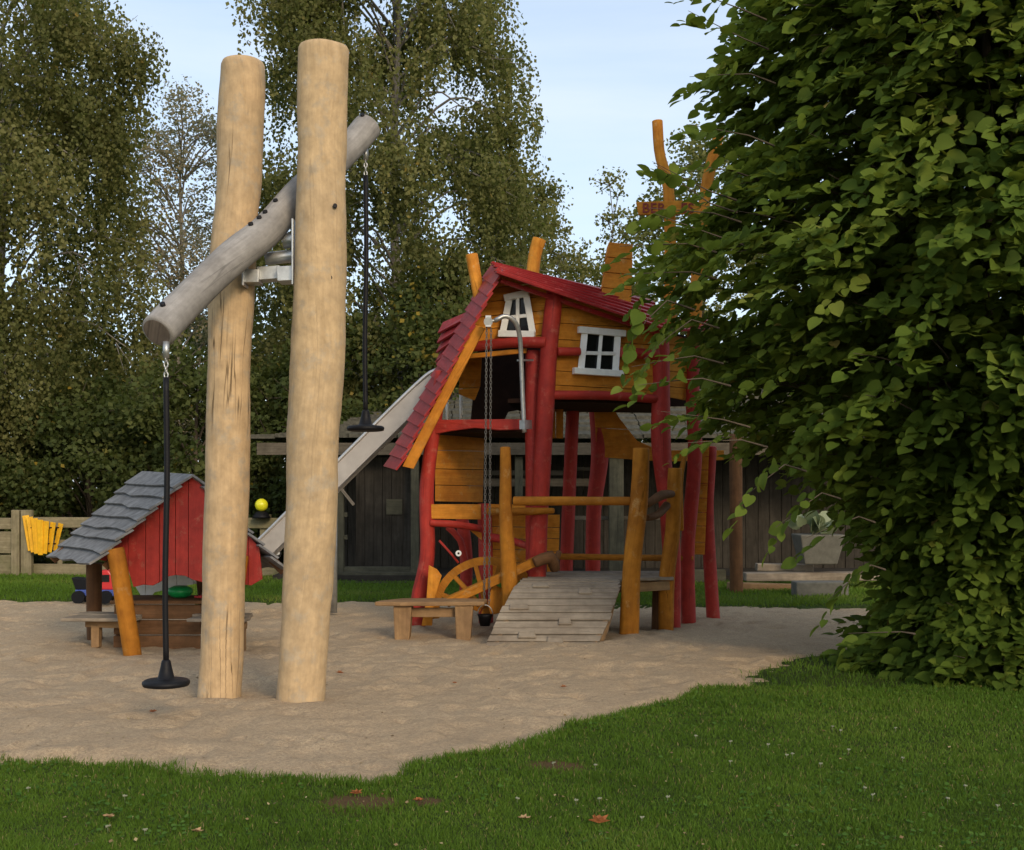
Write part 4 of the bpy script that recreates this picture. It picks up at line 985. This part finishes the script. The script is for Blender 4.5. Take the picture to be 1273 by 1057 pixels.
# ---------------------------------------------------------------- right side furniture behind the big tree
pg = MB().tube([P(916, 745, 18.3), P(915, 660, 18.3), P(915, 540, 18.3)], .10, 14, .05).build('pergola_post', M['brown']); tag(pg, 'brown round timber post standing right of the red tower', 'post'); recenter(pg)
tb = thing('timber_edging', 'low stepped edging of pale timber planks right of the brown post', 'edging', (4.6, 18.8, 0))
MB().beam(P(905, 732, 18.8), P(1010, 735, 18.8), .25, .20).build('plank', M['bench'], tb, .015)
MB().beam(P(925, 717, 19.2), P(1090, 716, 19.2), .35, .13).build('plank', M['weather'], tb, .015)
MB().beam(P(940, 705, 19.6), P(1010, 706, 19.6), .2, .12).build('plank', M['weather'], tb, .015)
kb = MB().box(P(988, 0, 17.7).x, P(1053, 0, 17.7).x, 17.6, 17.95, -.02, .24).build('stone_block', M['stone'], None, .02); tag(kb, 'pale grey stone block on the grass behind the big tree', 'stone block'); recenter(kb)
pt = thing('planter', 'pale grey planter with big-leaved plant standing on the timber edging', 'planter', tuple(P(1018, 712, 19.2)))
pz = P(0, 700, 19.2).z
px0, px1 = P(990, 0, 19.1).x, P(1046, 0, 19.1).x
MB().hexa([(px0+.10, 18.95, pz-.01), (px1-.10, 18.95, pz-.01), (px1-.10, 19.4, pz-.01), (px0+.10, 19.4, pz-.01), (px0, 18.85, pz+.46), (px1, 18.85, pz+.46), (px1, 19.5, pz+.46), (px0, 19.5, pz+.46)]).build('pot', M['stone'], pt, .02)
n = 26; pc = np.array([(px0+px1)/2, 19.15, pz+.45]); dd = rdir(n)*np.array([1, .8, .3])+np.array([0, 0, .6])
leaf_mesh('leaves', leafmat('silvery_leaf', [(0, (.14, .18, .10)), (1, (.28, .32, .20))], .2), pc+dd*rng.uniform(.05, .35, (n, 1)), dd+rng.normal(size=(n, 3))*.4, rng.normal(size=(n, 3))+np.array([0, -.6, 1]), rng.uniform(.16, .3, n), rng.random(n), pt, True)

# ---------------------------------------------------------------- fallen leaves, clover flowers, stones
M['fallen'] = plain('dry_leaf', (.36, .13, .05), .7, 0, .5, 40); M['fallen2'] = plain('pale_dry_leaf', (.42, .27, .14), .7, 0, .4, 40)
def gz(x, y):
    s = sdist(np.array([x]), np.array([y])); return float(max(lawn_z(np.array([x]), np.array([y]), s)[0], sand_z(np.array([x]), np.array([y]), s)[0]))
def dead_leaf(px, py, s, mt, label, up=.5):
    x, y = gp(px, py); z = gz(x, y)+.012; g = np.random.default_rng(int(px*7+py)); a0 = g.uniform(0, 6.28)
    star = [(1.0, 0), (.45, .35), (.8, .75), (.35, .8), (.5, 1.25), (.28, 1.6)]
    ring = []; k = 14
    for i in range(k):
        t = 2*math.pi*i/k; r_ = s*(.55+.45*(i % 2))*g.uniform(.75, 1.1); ring.append(Vector((math.cos(t+a0)*r_, math.sin(t+a0)*r_*.8, 0)))
    tl = g.uniform(.25, .75)*up*2; mb = MB(); c = Vector((x, y, z+s*.2)); b_ = len(mb.v)
    mb.v.append(c)
    for q in ring:
        h_ = abs(q.y)*tl*1.1+g.uniform(0, .25)*s; mb.v.append(c+Vector((q.x, q.y*math.cos(tl), h_)))
    for i in range(k): mb.face((b_, b_+1+i, b_+1+(i+1) % k), [(0, 0)]*3, False)
    o = mb.build('fallen_leaf', M[mt]); md = o.modifiers.new('thick', 'SOLIDIFY'); md.thickness = .0015
    tag(o, label, 'leaf', 'fallen leaves on the ground'); recenter(o)
dead_leaf(745, 1032, .055, 'fallen', 'biggest curled red-brown fallen leaf on the lawn near the bottom edge', .9)
dead_leaf(652, 1026, .035, 'fallen2', 'pale tan fallen leaf on the lawn left of the big red-brown one')
dead_leaf(443, 998, .035, 'fallen', 'brown fallen leaf standing on the bare patch in the lawn', .9)
dead_leaf(245, 1048, .035, 'fallen2', 'tan fallen leaf at the bottom edge below the left swing post')
dead_leaf(135, 1030, .035, 'fallen2', 'tan fallen leaf lying in the grass at the lower left')
dead_leaf(422, 841, .035, 'fallen', 'dark brown fallen leaf on the sand right of the front swing post', .8)
dead_leaf(190, 891, .03, 'fallen', 'small brown fallen leaf on the sand below the hanging disc seat', .8)
dead_leaf(677, 742, .03, 'fallen', 'brown fallen leaf lying near the top of the ramp') if False else None
dead_leaf(565, 856, .025, 'fallen', 'small brown fallen leaf on the open sand in the middle')
dead_leaf(700, 861, .03, 'fallen', 'brown fallen leaf on the sand in front of the ramp')
dead_leaf(520, 1006, .03, 'fallen', 'brown fallen leaf right of the bare patch in the lawn')
nl_ = 520; lx_, ly_ = scatter(nl_, 5.1, 14.5, .42, 1.5); sdl = sdist(lx_, ly_); kp = (sdl < 0) | (rng.random(nl_) < .45); lx_, ly_, sdl = lx_[kp], ly_[kp], sdl[kp]; nl_ = len(lx_)
lz_ = np.maximum(lawn_z(lx_, ly_, sdl), sand_z(lx_, ly_, sdl))+np.where(sdl < 0, .02, .006)
o = leaf_mesh('leaf_litter', leafmat('litter', [(0, (.10, .055, .025)), (.5, (.24, .16, .07)), (1, (.38, .30, .15))], .1), np.stack([lx_, ly_, lz_], 1), rdir(nl_)*np.array([1, 1, .25]), np.array([0, 0, 1])+rng.normal(size=(nl_, 3))*.35, rng.uniform(.010, .026, nl_), rng.random(nl_), None)
tag(o, 'tiny scattered leaf bits and twig crumbs on lawn and sand', 'leaf litter', kind='stuff')
nc_ = 5200; cx_, cy_ = scatter(nc_, 5.0, 9.5, .43, 1.2); kp = (vnoise(cx_, cy_, 1.9) > .64) & (sdist(cx_, cy_) < -.05); cx_, cy_ = cx_[kp], cy_[kp]; nc_ = len(cx_)
cz_ = lawn_z(cx_, cy_)+rng.uniform(.016, .03, nc_)
o = leaf_mesh('clover_leaves', leafmat('clover_leaf', [(0, (.040, .095, .016)), (1, (.08, .15, .03))], .2, .9, .03), np.stack([cx_, cy_, cz_], 1), rdir(nc_)*np.array([1, 1, .15]), np.array([0, 0, 1])+rng.normal(size=(nc_, 3))*.3, rng.uniform(.014, .026, nc_), rng.random(nc_), None, True)
tag(o, 'patches of low round clover leaves among the lawn grass', 'clover', kind='stuff')
fl_px = [(1035, 912), (1045, 916), (908, 958), (908, 932), (1020, 960), (985, 948), (978, 950), (1113, 913), (865, 926), (1200, 985), (1178, 1003), (1085, 998), (830, 1003), (688, 962), (740, 963), (716, 1007), (643, 1005), (745, 1005), (155, 1005), (35, 992), (180, 1050), (134, 1046), (1122, 948), (798, 1026), (955, 935), (1075, 990), (1055, 940), (1240, 1010)]
for i, (px, py) in enumerate(fl_px):
    x, y = gp(px, py); mb = MB(); c = Vector((x, y, gz(x, y)+.034)); g = np.random.default_rng(i)
    for k in range(9):
        a_ = k*2.4; mb.ball(c+Vector((math.cos(a_)*.006*math.sqrt(k/3), math.sin(a_)*.006*math.sqrt(k/3), g.uniform(-.002, .003))), .0042, seg=5, rings=3)
    mb.tube([c-Vector((0, 0, .035)), c], .001, 4)
    o = mb.build('clover_flower', M['clover']); tag(o, 'tiny white clover flower in the green lawn', 'flower', 'white clover flowers in the lawn'); recenter(o)

# ---------------------------------------------------------------- light, sky, camera
el, sd_ = math.radians(25), Vector((.42, -.91, 0)).normalized()
sdir = Vector((sd_.x*math.cos(el), sd_.y*math.cos(el), math.sin(el)))
sun = bpy.data.lights.new('sun', 'SUN'); sun.energy = 1.5; sun.angle = math.radians(14); sun.color = (1.0, .80, .56)
so_ = bpy.data.objects.new('sun', sun); COL.objects.link(so_); so_.rotation_euler = (-sdir).to_track_quat('-Z', 'Y').to_euler(); so_.location = (20, -15, 20)
w = bpy.data.worlds.new('World'); sc.world = w; w.use_nodes = True; nt = w.node_tree; nt.nodes.clear()
wo = nt.nodes.new('ShaderNodeOutputWorld'); bg = nt.nodes.new('ShaderNodeBackground'); sky = nt.nodes.new('ShaderNodeTexSky')
sky.sky_type = 'NISHITA'; sky.sun_disc = False; sky.sun_elevation = el; sky.sun_rotation = math.atan2(sdir.x, sdir.y); sky.air_density = 1.0; sky.dust_density = 1.5; sky.ozone_density = 1.5
tc = nt.nodes.new('ShaderNodeTexCoord'); mp = nt.nodes.new('ShaderNodeMapping'); mp.inputs['Scale'].default_value = (1.2, 1.2, 5.5); mp.inputs['Location'].default_value = (.3, 0, .65)
nt.links.new(tc.outputs['Generated'], mp.inputs['Vector'])
cl = noise(nt, mp.outputs[0], 1.7, 6, .55, .3)
cf = ramp(nt, cl, [(.35, .42), (.65, .75)])
skyc = mix(nt, cf, sky.outputs[0], (4.0, 4.45, 4.95))
nt.links.new(skyc, bg.inputs[0]); bg.inputs[1].default_value = .15; nt.links.new(bg.outputs[0], wo.inputs[0])
cam = bpy.data.cameras.new('camera'); cam.sensor_width = 36; cam.lens = F/1273*36; cam.shift_y = (HY-528.5)/1273; cam.clip_end = 2000; cam.clip_start = .05
co = bpy.data.objects.new('camera', cam); COL.objects.link(co); co.location = (0, 0, EYE); co.rotation_euler = (math.radians(90), 0, 0); sc.camera = co
sc.view_settings.view_transform = 'Standard'; sc.view_settings.look = 'None'; sc.view_settings.gamma = 1; sc.view_settings.exposure = .56
